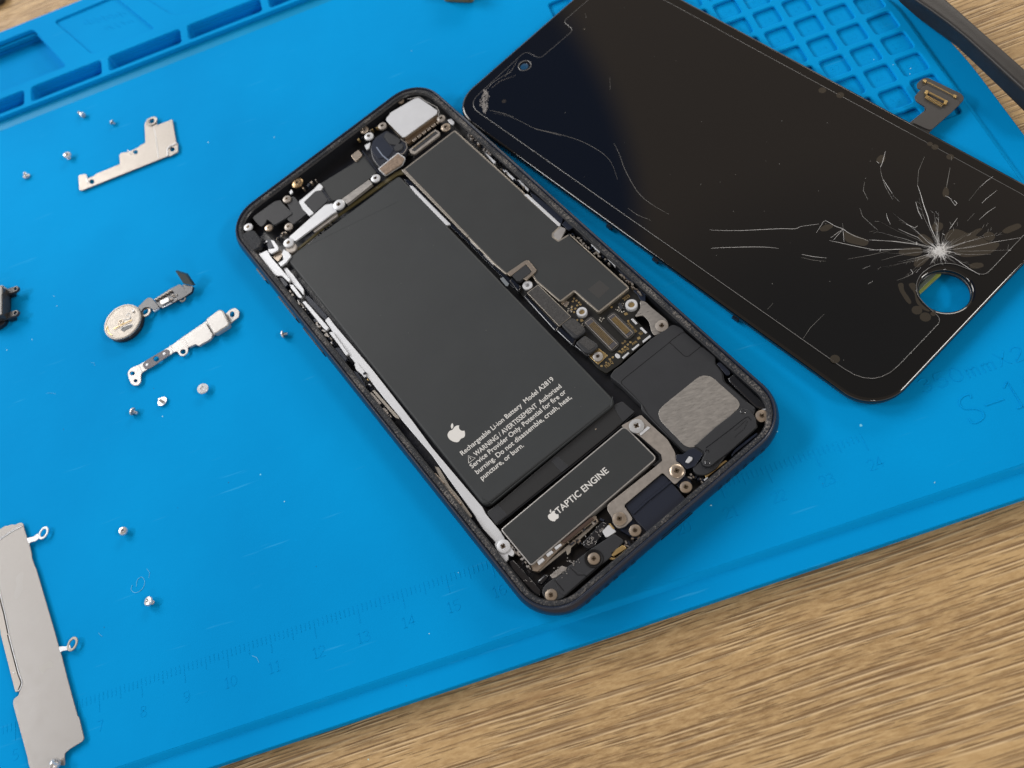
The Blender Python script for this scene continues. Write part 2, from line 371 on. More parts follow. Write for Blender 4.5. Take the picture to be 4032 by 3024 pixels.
M_TAN = mat('tan_shield_edge', (0.34, 0.31, 0.265), 0.36, 0.7, 0.5)
M_FOAM = mat('grey_foam', (0.045, 0.045, 0.046), 0.85, 0, 0.3, var=0.5, vscale=3500, bump=0.08, bscale=3500)
M_BFOAM = mat('brown_foam', (0.20, 0.150, 0.115), 0.75, 0, 0.3, var=0.4, vscale=1800, bump=0.1, bscale=1800)
M_PCB = mat('black_circuit_board', (0.012, 0.012, 0.010), 0.34, 0, 0.5, var=0.25, vscale=1200)
M_GLASS = mat('black_glass', (0.0035, 0.0035, 0.0035), 0.045, 0, 0.62)
M_PROT = mat('protector_over_black', (0.0022, 0.0024, 0.0028), 0.035, 0, 0.72, coat=0.0)
M_RIM = mat('clear_glass_edge', (0.13, 0.13, 0.13), 0.18, 0, 0.8)
M_CRACK = mat('crack_white', (0.60, 0.60, 0.60), 0.35, 0, 0.7)
M_CRACKD = mat('crack_faint', (0.18, 0.175, 0.165), 0.3, 0, 0.7)
M_BUB = mat('lifted_film', (0.030, 0.025, 0.018), 0.12, 0, 0.8)
M_RUB = mat('black_rubber', (0.017, 0.0155, 0.015), 0.45, 0, 0.4, var=0.15, vscale=500, bump=0.015, bscale=2500)
M_FLEX = mat('black_flex_cable', (0.045, 0.043, 0.042), 0.40, 0, 0.4)
M_GREEN = mat('green_yellow_board_edge', (0.22, 0.27, 0.06), 0.4, 0, 0.5, aniso=(0.3, 1, 1), var=0.3, vscale=500)
M_SPK = mat('scratched_steel', (0.33, 0.315, 0.295), 0.36, 0.6, 0.5, var=0.06, vscale=500, bump=0.004, bscale=900, rvar=0.12, aniso=(0.5, 1.5, 6))
M_TRAYSTAIN = M_SIL

# ================================================================== TABLE
me = bpy.data.meshes.new('tabletop'); bm = bmesh.new()
q = [bm.verts.new(p) for p in ((-900,-700,-4),(1200,-700,-4),(1200,1100,-4),(-900,1100,-4))]; bm.faces.new(q); bm.to_mesh(me); bm.free()
tag(finish(me, 'tabletop', M_WOOD, None), 'wood grain laminate tabletop under the blue mat', kind='structure')

# ================================================================== MAT
YB, YT, XL, XR = -18.2, 231.8, -46.0, 304.0
mt = thing('repair_mat', 129, 107, -4, 'blue silicone repair mat with parts trays, square pockets and an embossed ruler', 'repair mat')
def sq(x0, y0, x1, y1, r=1.0): return rounded([(x0,y0),(x1,y0),(x1,y1),(x0,y1)], r, 4)
def hole(L): return list(reversed(L))
outer = [(XL,YB),(XR,YB),(XR,86),(301.5,104),(297.5,118),(270,YT),(XL,YT)]
inner = [(XL+6,YB+5.6),(XR-7.4,YB+5.6),(297.2,107),(294.6,116),(266,YT-6),(XL+6,YT-6)]
cells = []
for i in range(-6, 4):
    for j in range(-6, 13):
        cx, cy = 268.1+7.93*i, 118.4+7.70*j
        if cx > 292.5-max(0, (cy-111))*0.75: continue
        if cy > 222: continue
        cells.append(sq(cx-3.05, cy-3.05, cx+3.05, cy+3.0, 1.0))
for i in range(4):                                                    # the row nearest the work area, partly under the screen
    pass
trays = [sq(57.7,192.5,82.2,199.3,1.3), sq(84.6,192.5,109.4,199.3,1.3), sq(111.8,192.5,136.6,199.3,1.3), sq(139,192.5,163.8,199.3,1.3), sq(166.2,192.5,191,199.3,1.3),
         sq(30.4,192.5,55.3,199.3,1.3), sq(3,192.5,28,199.3,1.3)]
big = [rounded([(-38.5,202.7),(70.3,202.4),(58.9,226.8),(-38.4,226.9)], 1.6, 4)]
# layers: underside, body with trays and pockets cut through it, upper sheet, raised tray border
plate('mat_base', outer, -3.0, 1.0, M_SIL, mt, r=10, bev=0.3)
plate('work_surface', outer, -0.9, 2.25, M_SIL, mt, r=10, holes=[hole(c) for c in trays+big], bev=0.18).name = 'mat_body'
def slope_sheet(name, pts, r, zb, zt, run, m, parent, holes=()):
    return plate(name, pts, zt, zt-zb, m, parent, r=r, holes=holes, bev=min(run, (zt-zb)*0.45))
slope_sheet('work_surface', inner, 6, -0.95, 0.0, 0.35, M_SIL, mt, [hole(c) for c in cells+trays+big])
def offset_ring(L, d):
    out = []; n = len(L)
    for i in range(n):
        a = Vector(L[i-1]); b = Vector(L[(i+1) % n]); t = (b-a).normalized(); p = Vector(L[i]); out.append((p.x+t.y*d, p.y-t.x*d))
    return out
_r0 = rounded(inner, 6, 6); bm = bmesh.new()
_rings = [[bm.verts.new((x, y, z)) for x, y in offset_ring(_r0, d)] for d, z in ((-0.2, -0.01), (0.1, -0.06), (0.95, -0.88), (1.1, -0.93))]
for A, B in zip(_rings, _rings[1:]):
    for i in range(len(A)): bm.faces.new((A[i], B[i], B[(i+1) % len(A)], A[(i+1) % len(A)]))
bmesh.ops.recalc_face_normals(bm, faces=bm.faces)
me = bpy.data.meshes.new('border_slope'); bm.to_mesh(me); bm.free(); finish(me, 'border_slope', M_SIL, mt, 50)
border = [(XL+3,191.0),(225,191.0),(258,200),(264,YT),(XL+3,YT)]
logo = rounded([(79.4,203.2),(101.2,203.6),(88.6,227.0),(66.6,226.4)], 1.6, 4)
dish = rounded([(96.5,224.0),(108.2,205.8),(121,203.0),(160,203.0),(160,224)], 3.5, 6)
plate('tray_border', border, 1.5, 1.52, M_SIL, mt, r=1.0, holes=[hole(c) for c in trays+big+[logo, dish]], bev=0.22)
plate('tray_floor', [(72.5,201.6),(240,201.6),(240,228),(61,228)], 0.85, 0.8, M_SIL, mt, r=0.5)
plates('glue_stain', [([(XL+3,186.6),(140,187.2),(228,187.6),(228,190.9),(XL+3,190.9)], 0.006, 0.01)], mat('teal_stain', (0.0006, 0.225, 0.47), 0.5, 0, 0.1, var=0.08, vscale=60), mt, 0.0, 0.2)
# embossed ruler
ticks = []
for k in range(0, 241):
    x = k*1.0
    if k % 10 == 0: a, b_ = 0.0, 3.9
    elif k % 5 == 0: a, b_ = 1.35, 3.9
    else: a, b_ = 2.25, 3.9
    ticks.append([(x, a, -0.085), (x, b_, -0.085)])
G = {'0':[[(.3,0),(.08,.15),(0,.5),(.08,.85),(.3,1),(.52,.85),(.6,.5),(.52,.15),(.3,0)]], '1':[[(.12,.82),(.34,1),(.34,0)],[(.14,0),(.54,0)]],
 '2':[[(.02,.8),(.12,.96),(.3,1),(.5,.92),(.56,.72),(.42,.45),(0,0),(.6,0)]], '3':[[(.02,.88),(.25,1),(.5,.92),(.52,.68),(.25,.54),(.52,.42),(.6,.22),(.45,.03),(.2,0),(0,.12)]],
 '4':[[(.45,0),(.45,1),(0,.3),(.62,.3)]], '5':[[(.54,1),(.1,1),(.04,.55),(.3,.62),(.55,.5),(.6,.28),(.45,.05),(.2,0),(0,.12)]],
 '6':[[(.5,.95),(.3,1),(.08,.75),(0,.35),(.1,.06),(.32,0),(.56,.12),(.58,.4),(.35,.58),(.08,.45)]], '7':[[(0,1),(.6,1),(.22,0)]],
 '8':[[(.3,.54),(.06,.7),(.1,.94),(.3,1),(.5,.94),(.54,.7),(.3,.54),(.02,.36),(.04,.08),(.3,0),(.56,.08),(.58,.36),(.3,.54)]],
 '9':[[(.1,.05),(.3,0),(.52,.25),(.6,.65),(.5,.94),(.28,1),(.04,.88),(.02,.6),(.25,.42),(.54,.55)]],
 'm':[[(0,0),(0,.62)],[(0,.5),(.16,.63),(.3,.52),(.3,0)],[(.3,.5),(.46,.63),(.6,.52),(.6,0)]], 'X':[[(0,1),(.6,0)],[(.6,1),(0,0)]],
 'S':[[(.5,.86),(.52,1),(.28,1),(.08,.9),(.02,.72),(.12,.56),(.46,.44),(.6,.26),(.52,.08),(.3,0),(.08,.02),(.04,.2)]], '-':[[(0,.45),(.7,.45)]]}
def smooth_run(r):
    if len(r) < 5: return r
    out = []
    for i in range(len(r)-1):
        p0 = r[max(i-1,0)]; p1 = r[i]; p2 = r[i+1]; p3 = r[min(i+2,len(r)-1)]
        for s in range(4):
            t = s/4; out.append(tuple(0.5*((2*p1[k])+(-p0[k]+p2[k])*t+(2*p0[k]-5*p1[k]+4*p2[k]-p3[k])*t*t+(-p0[k]+3*p1[k]-3*p2[k]+p3[k])*t**3) for k in range(2)))
    out.append(r[-1]); return out
def stroke(txt, x, y, h, adv=0.82, wid=1.0, z=-0.08):
    runs = []
    for ch in txt:
        if ch in G:
            for r in G[ch]: runs.append([(x+a*h*wid, y+b_*h, z) for a, b_ in smooth_run(r)])
        x += h*adv*wid
    return runs
nums = []
for k in range(1, 25):
    s = str(k); h = 2.15; w_ = (len(s)-1)*h*0.72+0.6*h
    nums += stroke(s, k*10-w_/2, -4.05, h, 0.72)
tube('ruler_ticks', ticks, M_SIL, mt, 0.15)
tube('ruler_numbers', nums, M_SIL, mt, 0.14)
tube('size_marking', stroke('350mmX250mm', 255.2, 7.5, 3.1, 0.90, 1.15), M_SIL, mt, 0.17)
tube('model_marking', stroke('S-160', 260.2, -1.7, 5.9, 0.80, 0.92), M_SIL, mt, 0.22)
cn = []
for i, c in enumerate(cells):                                         # faint numbers in the pockets
    xs = [p[0] for p in c]; ys = [p[1] for p in c]; cx, cy = (min(xs)+max(xs))/2, (min(ys)+max(ys))/2
    cn += stroke(str((i*7) % 90+10), cx-1.1, cy-0.9, 1.6, 0.8, 1, -0.96)
tube('pocket_numbers', cn, M_SIL, mt, 0.10)
# emblem scribble pressed in the shallow tray: soft illegible ridges
rr = []
for k in range(16):
    a = k/15; x = 76.5+a*14; y = 221.5-a*3+math.sin(k*2.1)*0.8
    rr.append([(x, y, 0.83), (x+1.1, y-1.8, 0.83)])
for k in range(9):
    a = k/8; x = 84+a*9; y = 214.5-a*1.5+math.sin(k*2.7)*0.7
    rr.append([(x, y, 0.83), (x+1.0, y-1.5, 0.83)])
tube('tray_emblem', rr, M_SIL, mt, 0.14)


lint = []
def curl(px, py, pts, r=0.035):
    x, y = bp(px, py, 0); lint.append(([(x+a, y+b_, 0.02+0.05*math.sin(i*1.3)**2) for i, (a, b_) in enumerate(smooth_run(pts))], r))
curl(545, 2280, [(-1.6,-0.9),(-1.9,-2.0),(-0.8,-3.0),(0.8,-2.6),(1.5,-1.2),(0.9,0.2),(-0.3,-0.2),(-0.6,-1.6)], 0.05); curl(555, 2270, [(1.6,1.3),(2.2,0.2),(1.9,-1.0)], 0.04)
curl(1005, 2590, [(-0.6,0.6),(0.3,0),(0.7,-1.2)], 0.05); curl(395, 2500, [(-0.4,0.6),(0,0),(0.5,-0.5)], 0.04); curl(3690, 700, [(-0.8,-0.2),(0,0.1),(1.0,0.5)], 0.05)
curl(200, 1550, [(-1.2,0.6),(0,0.2),(1.4,-0.6)], 0.03); curl(370, 1430, [(-0.9,0.6),(0,0.1),(0.3,-0.9)], 0.03)
for q_ in lint: tube('lint_fibre', [q_], mat('pale_lint', (0.12, 0.50, 0.78), 0.7), mt, 0.04, 1)
fl = []
for px, py in ((225,1205),(213,1167),(127,1338),(27,1378),(3517,255),(3583,292),(3585,270),(3440,235),(1805,2255),(1690,2495),(1450,2990),(1120,1975),(2800,1990),(3680,1900),(2070,1840),(1080,540),(820,560),(1620,200),(3060,1700),(640,1640)):
    x, y = bp(px, py, 0); fl.append((x, y, -0.02, 0.09, rng.uniform(0.12,0.34), rng.uniform(0.1,0.2), rng.uniform(0,3)))
for q_ in fl: boxes('solder_crumb', [q_], mat('pale_crumb', (0.45, 0.80, 0.85), 0.5), mt)
dk = []
for px, py in ((605,1530),(250,1690),(640,985),(1245,2230),(900,1900),(410,2470),(2900,1500),(3240,1905),(700,2000),(1600,2700),(3000,1800)):
    x, y = bp(px, py, 0); dk.append((x, y, -0.02, 0.05, rng.uniform(0.15,0.35), 0.08, rng.uniform(0,3)))
for q_ in dk: boxes('dark_speck', [q_], mat('dark_speck', (0.01, 0.10, 0.22), 0.7), mt)

# ================================================================== OPENED PHONE
pc = ph(0, 0)
phone = thing('opened_phone', pc[0], pc[1], 0, 'opened dark smartphone without its screen, battery and circuit board showing, lying on the blue mat', 'smartphone', )
hl, hw = PL/2, PW/2
loft('housing', [(-3.2, 0.02), (-1.2, 0.25), (0.15, 1.3), (0.62, 2.6), (0.78, 3.7), (0.62, 4.9), (0.2, 5.9), (-0.06, 6.28), (-0.22, 6.36), (-0.40, 6.32), (-0.48, 6.12), (-0.50, 5.80)], hl, hw, PR, ph, M_CASE, phone, seg=14)
loft('adhesive_gasket', [(-0.49, 5.70), (-0.62, 5.98), (-1.35, 6.02), (-1.55, 5.90), (-1.65, 5.4)], hl, hw, PR, ph, M_GASKET, phone, cap0=False, seg=14)
loft('inner_shell', [(-1.62, 5.6), (-1.85, 5.3), (-2.0, 3.6), (-2.05, 1.6)], hl, hw, PR, ph, M_INNER, phone, cap0=False, cap1=True, seg=14)

def P(name, w, *a, r=0.25, off=0.0, bev=0.05, holes=(), parent=phone):
    if isinstance(w, Win): pts, z, t, m = a; px = w(*pts)
    else: z, t, m = a; px = [q for ww, pp in w for q in ww(*pp)]
    hh = [[at(w(*h), z)] for h in holes]
    hh = [hole(rounded(h[0], 0.15)) for h in hh]
    return plate(name, at(px, z), z, t, m, parent, r=r, bev=bev, off=off, holes=hh)

# --- battery
batt = [bp(1128,1020,4.6), bp(1571,690,4.6), bp(2428,1584,4.6), bp(1908,1997,4.6)]
bat = plate('battery', batt, 4.6, 3.0, M_BATT, phone, r=[1.0,1.0,1.8,1.8], bev=0.5)
def seam(a, b): return [(a[0], a[1], 4.585), (b[0], b[1], 4.585)]
tube('pouch_fold', [seam(one(z5,520,1290,4.6), one(z5,1560,440,4.6)), seam(one(z5,440,1240,4.6), one(z5,520,1290,4.6)), seam(one(z5,1560,440,4.6), one(z5,1575,360,4.6))], M_BATT, bat, 0.10)
tube('wrap_seam', [seam(one(z1,560,1540,4.6), one(z1,1480,1090,4.6))], M_BATT, bat, 0.05)
lines = [('Rechargeable Li-ion Battery  Model A2819', (268,872), (1068,212)), ('WARNING / AVERTISSEMENT  Authorized', (385,880), (1134,276)),
         ('Service Provider Only. Potential for fire or', (352,985), (1175,322)), ('burning. Do not disassemble, crush, heat,', (398,1035), (1222,370)), ('puncture, or burn.', (440,1087), (806,790))]
for s, a, b in lines:
    text_mesh(s, one(z5,a[0],a[1],4.6), one(z5,b[0],b[1],4.6), 1.16, 4.625, 0.02, M_WHITE, 'printed_warning', bat, bold=0.010)
# warning triangle
ta, tb_, tcn = one(z5,322,938,4.6), one(z5,380,893,4.6), one(z5,318,872,4.6)
tube('warning_triangle', [[(*ta,4.61),(*tb_,4.61),(*tcn,4.61),(*ta,4.61)], [(*one(z5,330,884,4.6),4.61),(*one(z5,342,903,4.6),4.61)]], M_WHITE, bat, 0.085)
# fruit emblem
def bez(p0, segs):
    out = [p0]; cur = p0
    for s in segs:
        c1_, c2_, e = [(cur[0]+s[i], cur[1]+s[i+1]) for i in (0, 2, 4)]
        for j in range(1, 6):
            t = j/5; out.append(tuple((1-t)**3*cur[k]+3*(1-t)**2*t*c1_[k]+3*(1-t)*t*t*c2_[k]+t**3*e[k] for k in (0, 1)))
        cur = e
    return out
BODY = bez((12.152,6.896), [(-.948,0,-2.415,-1.078,-3.96,-1.04),(-2.04,.027,-3.91,1.183,-4.961,3.014),(-2.117,3.675,-.546,9.103,1.519,12.09),(1.013,1.454,2.208,3.09,3.792,3.039),(1.52,-.065,2.09,-.987,3.935,-.987),(1.831,0,2.35,.987,3.96,.948),(1.637,-.026,2.676,-1.48,3.676,-2.948),(1.156,-1.688,1.636,-3.325,1.662,-3.415),(-.039,-.013,-3.182,-1.221,-3.22,-4.857),(-.026,-3.04,2.48,-4.494,2.597,-4.559),(-1.429,-2.09,-3.623,-2.324,-4.39,-2.376),(-2,-.156,-3.675,1.09,-4.61,1.09)])[:-1]
LEAF = bez((15.53,3.83), [(.843,-1.012,1.4,-2.427,1.245,-3.83),(-1.207,.052,-2.662,.805,-3.532,1.818),(-.78,.896,-1.454,2.338,-1.273,3.714),(1.338,.104,2.715,-.688,3.559,-1.701)])[:-1]
def emblem(name, ctr, h, z, parent, rot=0.0):
    bm = bmesh.new(); k = h/24.0; up = -PE; rt = PN
    for S in (BODY, LEAF):
        pts = [(float(ctr[0]+(x-12)*k*rt[0]-(y-12)*k*up[0]), float(ctr[1]+(x-12)*k*rt[1]-(y-12)*k*up[1])) for x, y in S]
        mm = curve_mesh([pts], z, 0.02, 0.0); bm.from_mesh(mm); bpy.data.meshes.remove(mm)
    mm = bpy.data.meshes.new(name); bm.to_mesh(mm); bm.free(); return finish(mm, name, M_WHITE, parent)
emblem('fruit_emblem', one(z5,203,672,4.6), 4.55, 4.625, bat)

# --- pull-tab tape between battery and vibration motor
tp = P('adhesive_pull_tape', z5, [(478,1360),(600,1270),(1580,430),(1660,395),(1772,490),(1655,590),(1640,605),(1200,965),(1130,1020),(680,1385),(560,1480),(530,1440)], 3.9, 1.2, M_TAPE, r=0.5, bev=0.2)
P('tab', z5, [(1040,915),(1090,870),(1195,965),(1130,1018)], 3.96, 0.2, M_BLK, parent=tp)
P('tab', z5, [(480,1375),(575,1300),(660,1385),(560,1465)], 3.96, 0.2, M_BLK, parent=tp)
P('tab', z5, [(1585,440),(1655,398),(1768,490),(1665,578)], 4.0, 0.2, M_BLK, parent=tp)
tube('fold_line', [[(*one(z5,585,1470,4),4.0),(*one(z5,675,1395,4),4.0),(*one(z5,1130,1035,4),4.0),(*one(z5,1195,985,4),4.0),(*one(z5,1655,610,4),4.0),(*one(z5,1770,505,4),4.0)]], M_BLKG, tp, 0.14)

# --- vibration motor
tl = [(z5, [(612,1515),(1668,628),(1700,640),(1940,880),(1935,905)]), (z8, [(660,812),(640,822),(405,540)])]
mo = P('vibration_motor', tl, 4.95, 2.6, M_SIL1, r=0.5, off=0.22, bev=0.15)
P('black_cover', tl, 5.02, 0.25, M_LABEL, r=0.5, off=-0.05, parent=mo)
text_mesh('TAPTIC ENGINE', one(z5,1104,1385,5), one(z5,1545,1012,5), 1.42, 5.045, 0.02, M_WHITE, 'printed_name', mo, bold=0.012)
emblem('fruit_emblem', one(z5,1052,1392,5), 2.55, 5.045, mo)

# --- metal rails
P('bright_rail', [(z3, [(838,800),(870,768),(915,830),(1250,1225),(1588,1659)]), (z5, [(0,800),(440,1320),(470,1380),(600,1535)]), (z8, [(418,600),(352,650),(230,520),(170,430)]), (z5, [(380,1400),(0,868)]), (z3, [(1500,1659),(1190,1270),(1060,1120)])], 4.3, 1.6, M_SILW, r=0.3, bev=0.1)
P('upper_rail', z3, [(480,345),(505,338),(560,400),(652,525),(656,582),(600,520),(520,435)], 4.2, 0.6, M_SILW, r=0.2)
P('side_flex', z3, [(655,575),(700,590),(860,760),(850,805),(800,760),(700,655)], 3.8, 0.6, M_NAVY, r=0.2)
P('volume_bracket', z3, [(262,222),(335,188),(370,250),(440,330),(535,440),(525,468),(465,410),(432,412),(402,402),(330,310)], 5.1, 0.8, M_SILW, r=0.2)
P('bracket_arm', z3, [(345,178),(402,172),(366,98),(395,105),(432,160),(430,188),(372,218),(350,205)], 5.3, 0.5, M_SILW, r=0.2)
P('corner_bracket', z3, [(480,180),(520,205),(545,240),(500,295),(455,330),(435,300),(478,270),(465,215)], 5.0, 0.5, M_SILW, r=0.2)
P('bracket_seat', z3, [(402,215),(450,180),(475,225),(430,290),(385,250)], 4.4, 0.5, M_BRASS, r=0.3)
for pts in ([(530,485),(562,490),(640,595),(628,605),(610,600),(545,520)], [(643,640),(668,630),(872,862),(852,888),(820,860)], [(875,905),(905,898),(1045,1090),(1022,1105),(950,1000)]):
    P('button_clip', z3, pts, 4.9, 0.7, M_SILW, r=0.15)
P('gold_contact_strip', z3, [(1248,1412),(1270,1405),(1480,1640),(1485,1659),(1450,1645)], 4.7, 0.5, M_TAN, r=0.1)
P('lower_clip', z5, [(25,965),(60,975),(150,1130),(240,1240),(350,1400),(330,1415),(220,1270),(100,1120)], 4.7, 0.5, M_TAN, r=0.1)
P('lower_clip', z5, [(10,1015),(40,1030),(110,1110),(90,1120),(30,1060)], 5.0, 0.4, M_BRASS, r=0.1)
P('lower_clip', z5, [(135,1165),(155,1170),(260,1290),(240,1300)], 5.0, 0.4, M_BRASS, r=0.1)
P('lower_clip', z3, [(1220,1430),(1245,1425),(1330,1520),(1310,1535),(1260,1490)], 5.0, 0.4, M_SIL2, r=0.1)
P('lower_clip', z3, [(1335,1565),(1360,1562),(1420,1640),(1400,1655)], 5.0, 0.4, M_SIL2, r=0.1)
P('small_bracket', z3, [(1095,1175),(1120,1165),(1200,1270),(1185,1300),(1160,1270),(1110,1230)], 4.6, 0.7, M_SILW, r=0.3)
for pts in ([(440,430),(470,428),(518,485),(492,512)], [(918,1040),(960,1035),(1030,1130),(1012,1162)], [(1090,1240),(1120,1250),(1195,1370),(1180,1385),(1110,1290)], [(735,790),(755,785),(790,830),(760,835)]):
    P('navy_spacer', z3, pts, 4.8, 0.6, M_NAVY, r=0.1)
def chips(name, w, a, b, n, spread, z, mats, size=(0.35, 0.9)):
    g = {}
    for i in range(n):
        t = (i+rng.random()*0.8)/n
        x, y = one(w, a[0]+(b[0]-a[0])*t, a[1]+(b[1]-a[1])*t, z)
        x += rng.uniform(-spread, spread); y += rng.uniform(-spread, spread)
        g.setdefault(rng.choice(mats), []).append((x, y, z-0.9, z+rng.uniform(-0.2, 0.25), rng.uniform(*size), rng.uniform(0.2, 0.5), PT+rng.choice([0, 0, 0.5, -0.3, 1.57])))
    for m, l in g.items(): boxes(name, l, m, phone)
chips('spring_contacts', z3, (530,545), (690,735), 16, 0.25, 5.0, [M_SIL1, M_SIL2, M_BLKG])
chips('spring_contacts', z3, (755,810), (930,1025), 18, 0.25, 5.0, [M_SIL1, M_SIL2, M_BLKG])
chips('loose_foil', z3, (1180,1260), (1240,1400), 8, 0.2, 4.9, [M_SILW, M_GOLD, M_BLKG])
chips('loose_foil', z3, (1215,1420), (1420,1659), 14, 0.35, 4.9, [M_BLKG, M_BRASS, M_SIL2])
chips('spring_contacts', z2, (745,500), (1050,760), 30, 0.35, 4.9, [M_SIL1, M_SIL2, M_BLKG, M_BRASS], (0.3,0.8))
chips('spring_contacts', z2, (1040,800), (1290,1000), 16, 0.25, 4.8, [M_SIL2, M_BLKG, M_BRASS], (0.4,1.2))
chips('spring_contacts', z2, (1660,1370), (2020,1650), 18, 0.25, 4.8, [M_SIL2, M_BLKG, M_TAN], (0.4,1.2))
chips('spring_contacts', z4, (1415,500), (1610,700), 14, 0.3, 4.8, [M_SIL2, M_BRASS, M_TAN])
chips('spring_contacts', z8, (450,620), (640,880), 20, 0.35, 4.6, [M_SIL1, M_BLKG, M_SIL2], (0.4,1.0))
for pts in ([(900,660),(930,680),(1000,745),(985,760)], [(1060,815),(1080,810),(1180,905),(1165,915)], [(1185,900),(1210,905),(1290,985),(1280,1000)], [(1195,870),(1210,868),(1262,915),(1250,925)]):
    P('side_clip', z2, pts, 4.9, 0.6, M_SILW, r=0.1)
for pts in ([(1165,250),(1180,232),(1252,300),(1240,322)], [(1300,365),(1320,348),(1392,420),(1378,442)]):
    P('side_clip', z4, pts, 5.0, 0.8, M_SILW, r=0.2)
for w, pts in ((z2, [(1300,1010),(1350,1040),(1590,1230),(1570,1290),(1330,1080)]), (z2, [(1575,1290),(1620,1240),(1690,1310),(1630,1340)]), (z4, [(1020,90),(1060,110),(1150,200),(1120,215)]), (z4, [(1400,470),(1440,475),(1560,570),(1530,600)])):
    P('navy_spacer', w, pts, 4.9, 0.6, M_NAVY, r=0.15)

# --- circuit board and its shield
board = P('circuit_board', z4, [(540,560),(660,520),(700,560),(900,735),(1020,640),(1240,830),(1490,620),(1545,640),(1610,730),(1590,835),(1540,885),(1690,1055),(1440,1265),(1420,1290),(1300,1372),(1230,1330),(1140,1225),(890,960),(575,700),(535,640)], 3.9, 0.9, M_PCB, r=0.3)
sh = [(z2, [(198,818),(640,478),(1242,1022),(1250,1040),(1552,1308),(1490,1368),(1490,1400),(1545,1440),(1645,1378)]), (z4, [(968,160),(1488,625),(1232,830),(1020,645),(898,738),(690,560),(655,500),(610,395),(590,390),(430,500),(330,415),(100,180)])]
shd = P('shield_can', sh, 5.0, 1.1, M_TAN, r=0.3, off=0.30, bev=0.12, parent=board)
P('shield_label', sh, 5.06, 0.25, M_LABEL, r=0.3, off=-0.10, parent=board)
P('shield_edge', z2, [(1248,1030),(1275,1025),(1562,1285),(1560,1305),(1545,1305)], 5.12, 0.5, M_SILW, r=0.1, parent=board)
P('shield_edge', z2, [(176,815),(205,810),(765,1392),(750,1402)], 5.12, 0.5, M_TAN, r=0.1, parent=board)
P('shield_notch', z2, [(1488,1372),(1555,1305),(1612,1330),(1560,1430),(1540,1432)], 4.9, 0.6, M_SIL1, r=0.4, parent=board)
P('divider_strip', z2, [(245,950),(275,955),(330,1010),(608,1290),(570,1298),(290,1010)], 4.7, 0.6, M_SILW, r=0.15)
for pts in ([(775,1435),(800,1430),(862,1490),(848,1508)], [(890,1555),(920,1555),(1000,1630),(980,1645)]): P('divider_clip', z2, pts, 4.9, 0.6, M_SIL1, r=0.1)
P('divider_clip', z4, [(110,225),(140,225),(200,280),(185,290)], 4.9, 0.6, M_SIL1, r=0.1) if False else None
P('black_divider_flex', [(z2, [(200,895),(240,900),(600,1270),(760,1400)]), (z4, [(100,200),(430,520),(560,650),(530,660),(420,560),(50,190)]), (z2, [(700,1400),(220,930)])], 4.4, 0.5, M_BLKG, r=0.2)
P('grey_tag', z4, [(372,545),(400,532),(452,590),(440,612),(425,610)], 4.75, 0.1, mat('grey_tag', (0.13,0.15,0.17), 0.5), r=0.1)
# square of dots worn into the label is left out (a code); a plain darker patch keeps its tone
P('dark_patch', z4, [(1140,640),(1240,560),(1328,630),(1232,720)], 5.075, 0.02, mat('patch_black', (0.026,0.026,0.026), 0.5), r=0.05, parent=board)
# flex clip at the shield corner
P('clip_frame', z4, [(440,505),(600,385),(625,390),(690,470),(680,490),(600,560),(575,545),(650,480),(600,420),(470,520),(455,520)], 5.4, 0.5, M_BRASS, r=0.1, parent=board)
P('clip_block', z4, [(478,520),(595,425),(640,470),(640,495),(545,568),(520,565)], 5.5, 1.0, M_BLK, r=0.15, parent=board)
# connector cover with rolled flex beside it
P('speckled_cover', z4, [(612,668),(705,600),(990,878),(888,958)], 5.2, 0.5, M_TAN, r=0.1, off=0.08, parent=board)
P('cover_pad', z4, [(612,668),(705,600),(990,878),(888,958)], 5.26, 0.3, M_FOAM, r=0.2, off=-0.08, parent=board)
P('rolled_flex', z4, [(572,700),(600,670),(892,960),(862,1005),(845,1000)], 4.9, 1.3, M_BLKG, r=0.3, bev=0.45, parent=board)
P('flex_tongue', z4, [(450,565),(478,530),(560,615),(530,665)], 4.9, 1.0, M_BLKG, r=0.2, bev=0.35, parent=board)
P('connector_back', z4, [(905,950),(985,888),(1025,893),(1118,985),(1112,1010),(1040,1065),(1010,1060)], 5.3, 1.0, M_BLK, r=0.5, bev=0.25, parent=board)
P('connector_pad', z4, [(925,945),(985,900),(1020,905),(1105,985),(1100,1005),(1045,1045)], 5.36, 0.3, M_FOAM, r=0.4, parent=board)
P('flex_bend', z4, [(860,1000),(895,950),(1040,1070),(1020,1135),(1000,1130)], 4.7, 1.3, M_BLKG, r=0.3, bev=0.45, parent=board)
P('connector_back', z4, [(1030,1105),(1110,1038),(1222,1115),(1228,1140),(1155,1198),(1110,1190)], 5.2, 1.0, M_BLK, r=0.5, bev=0.25, parent=board)
P('connector_pad', z4, [(1055,1095),(1115,1052),(1205,1120),(1205,1135),(1150,1175)], 5.26, 0.3, M_FOAM, r=0.4, parent=board)
P('flex_bend', z4, [(1015,1130),(1045,1095),(1160,1190),(1150,1220),(1125,1220)], 4.6, 1.3, M_BLKG, r=0.3, bev=0.4, parent=board)
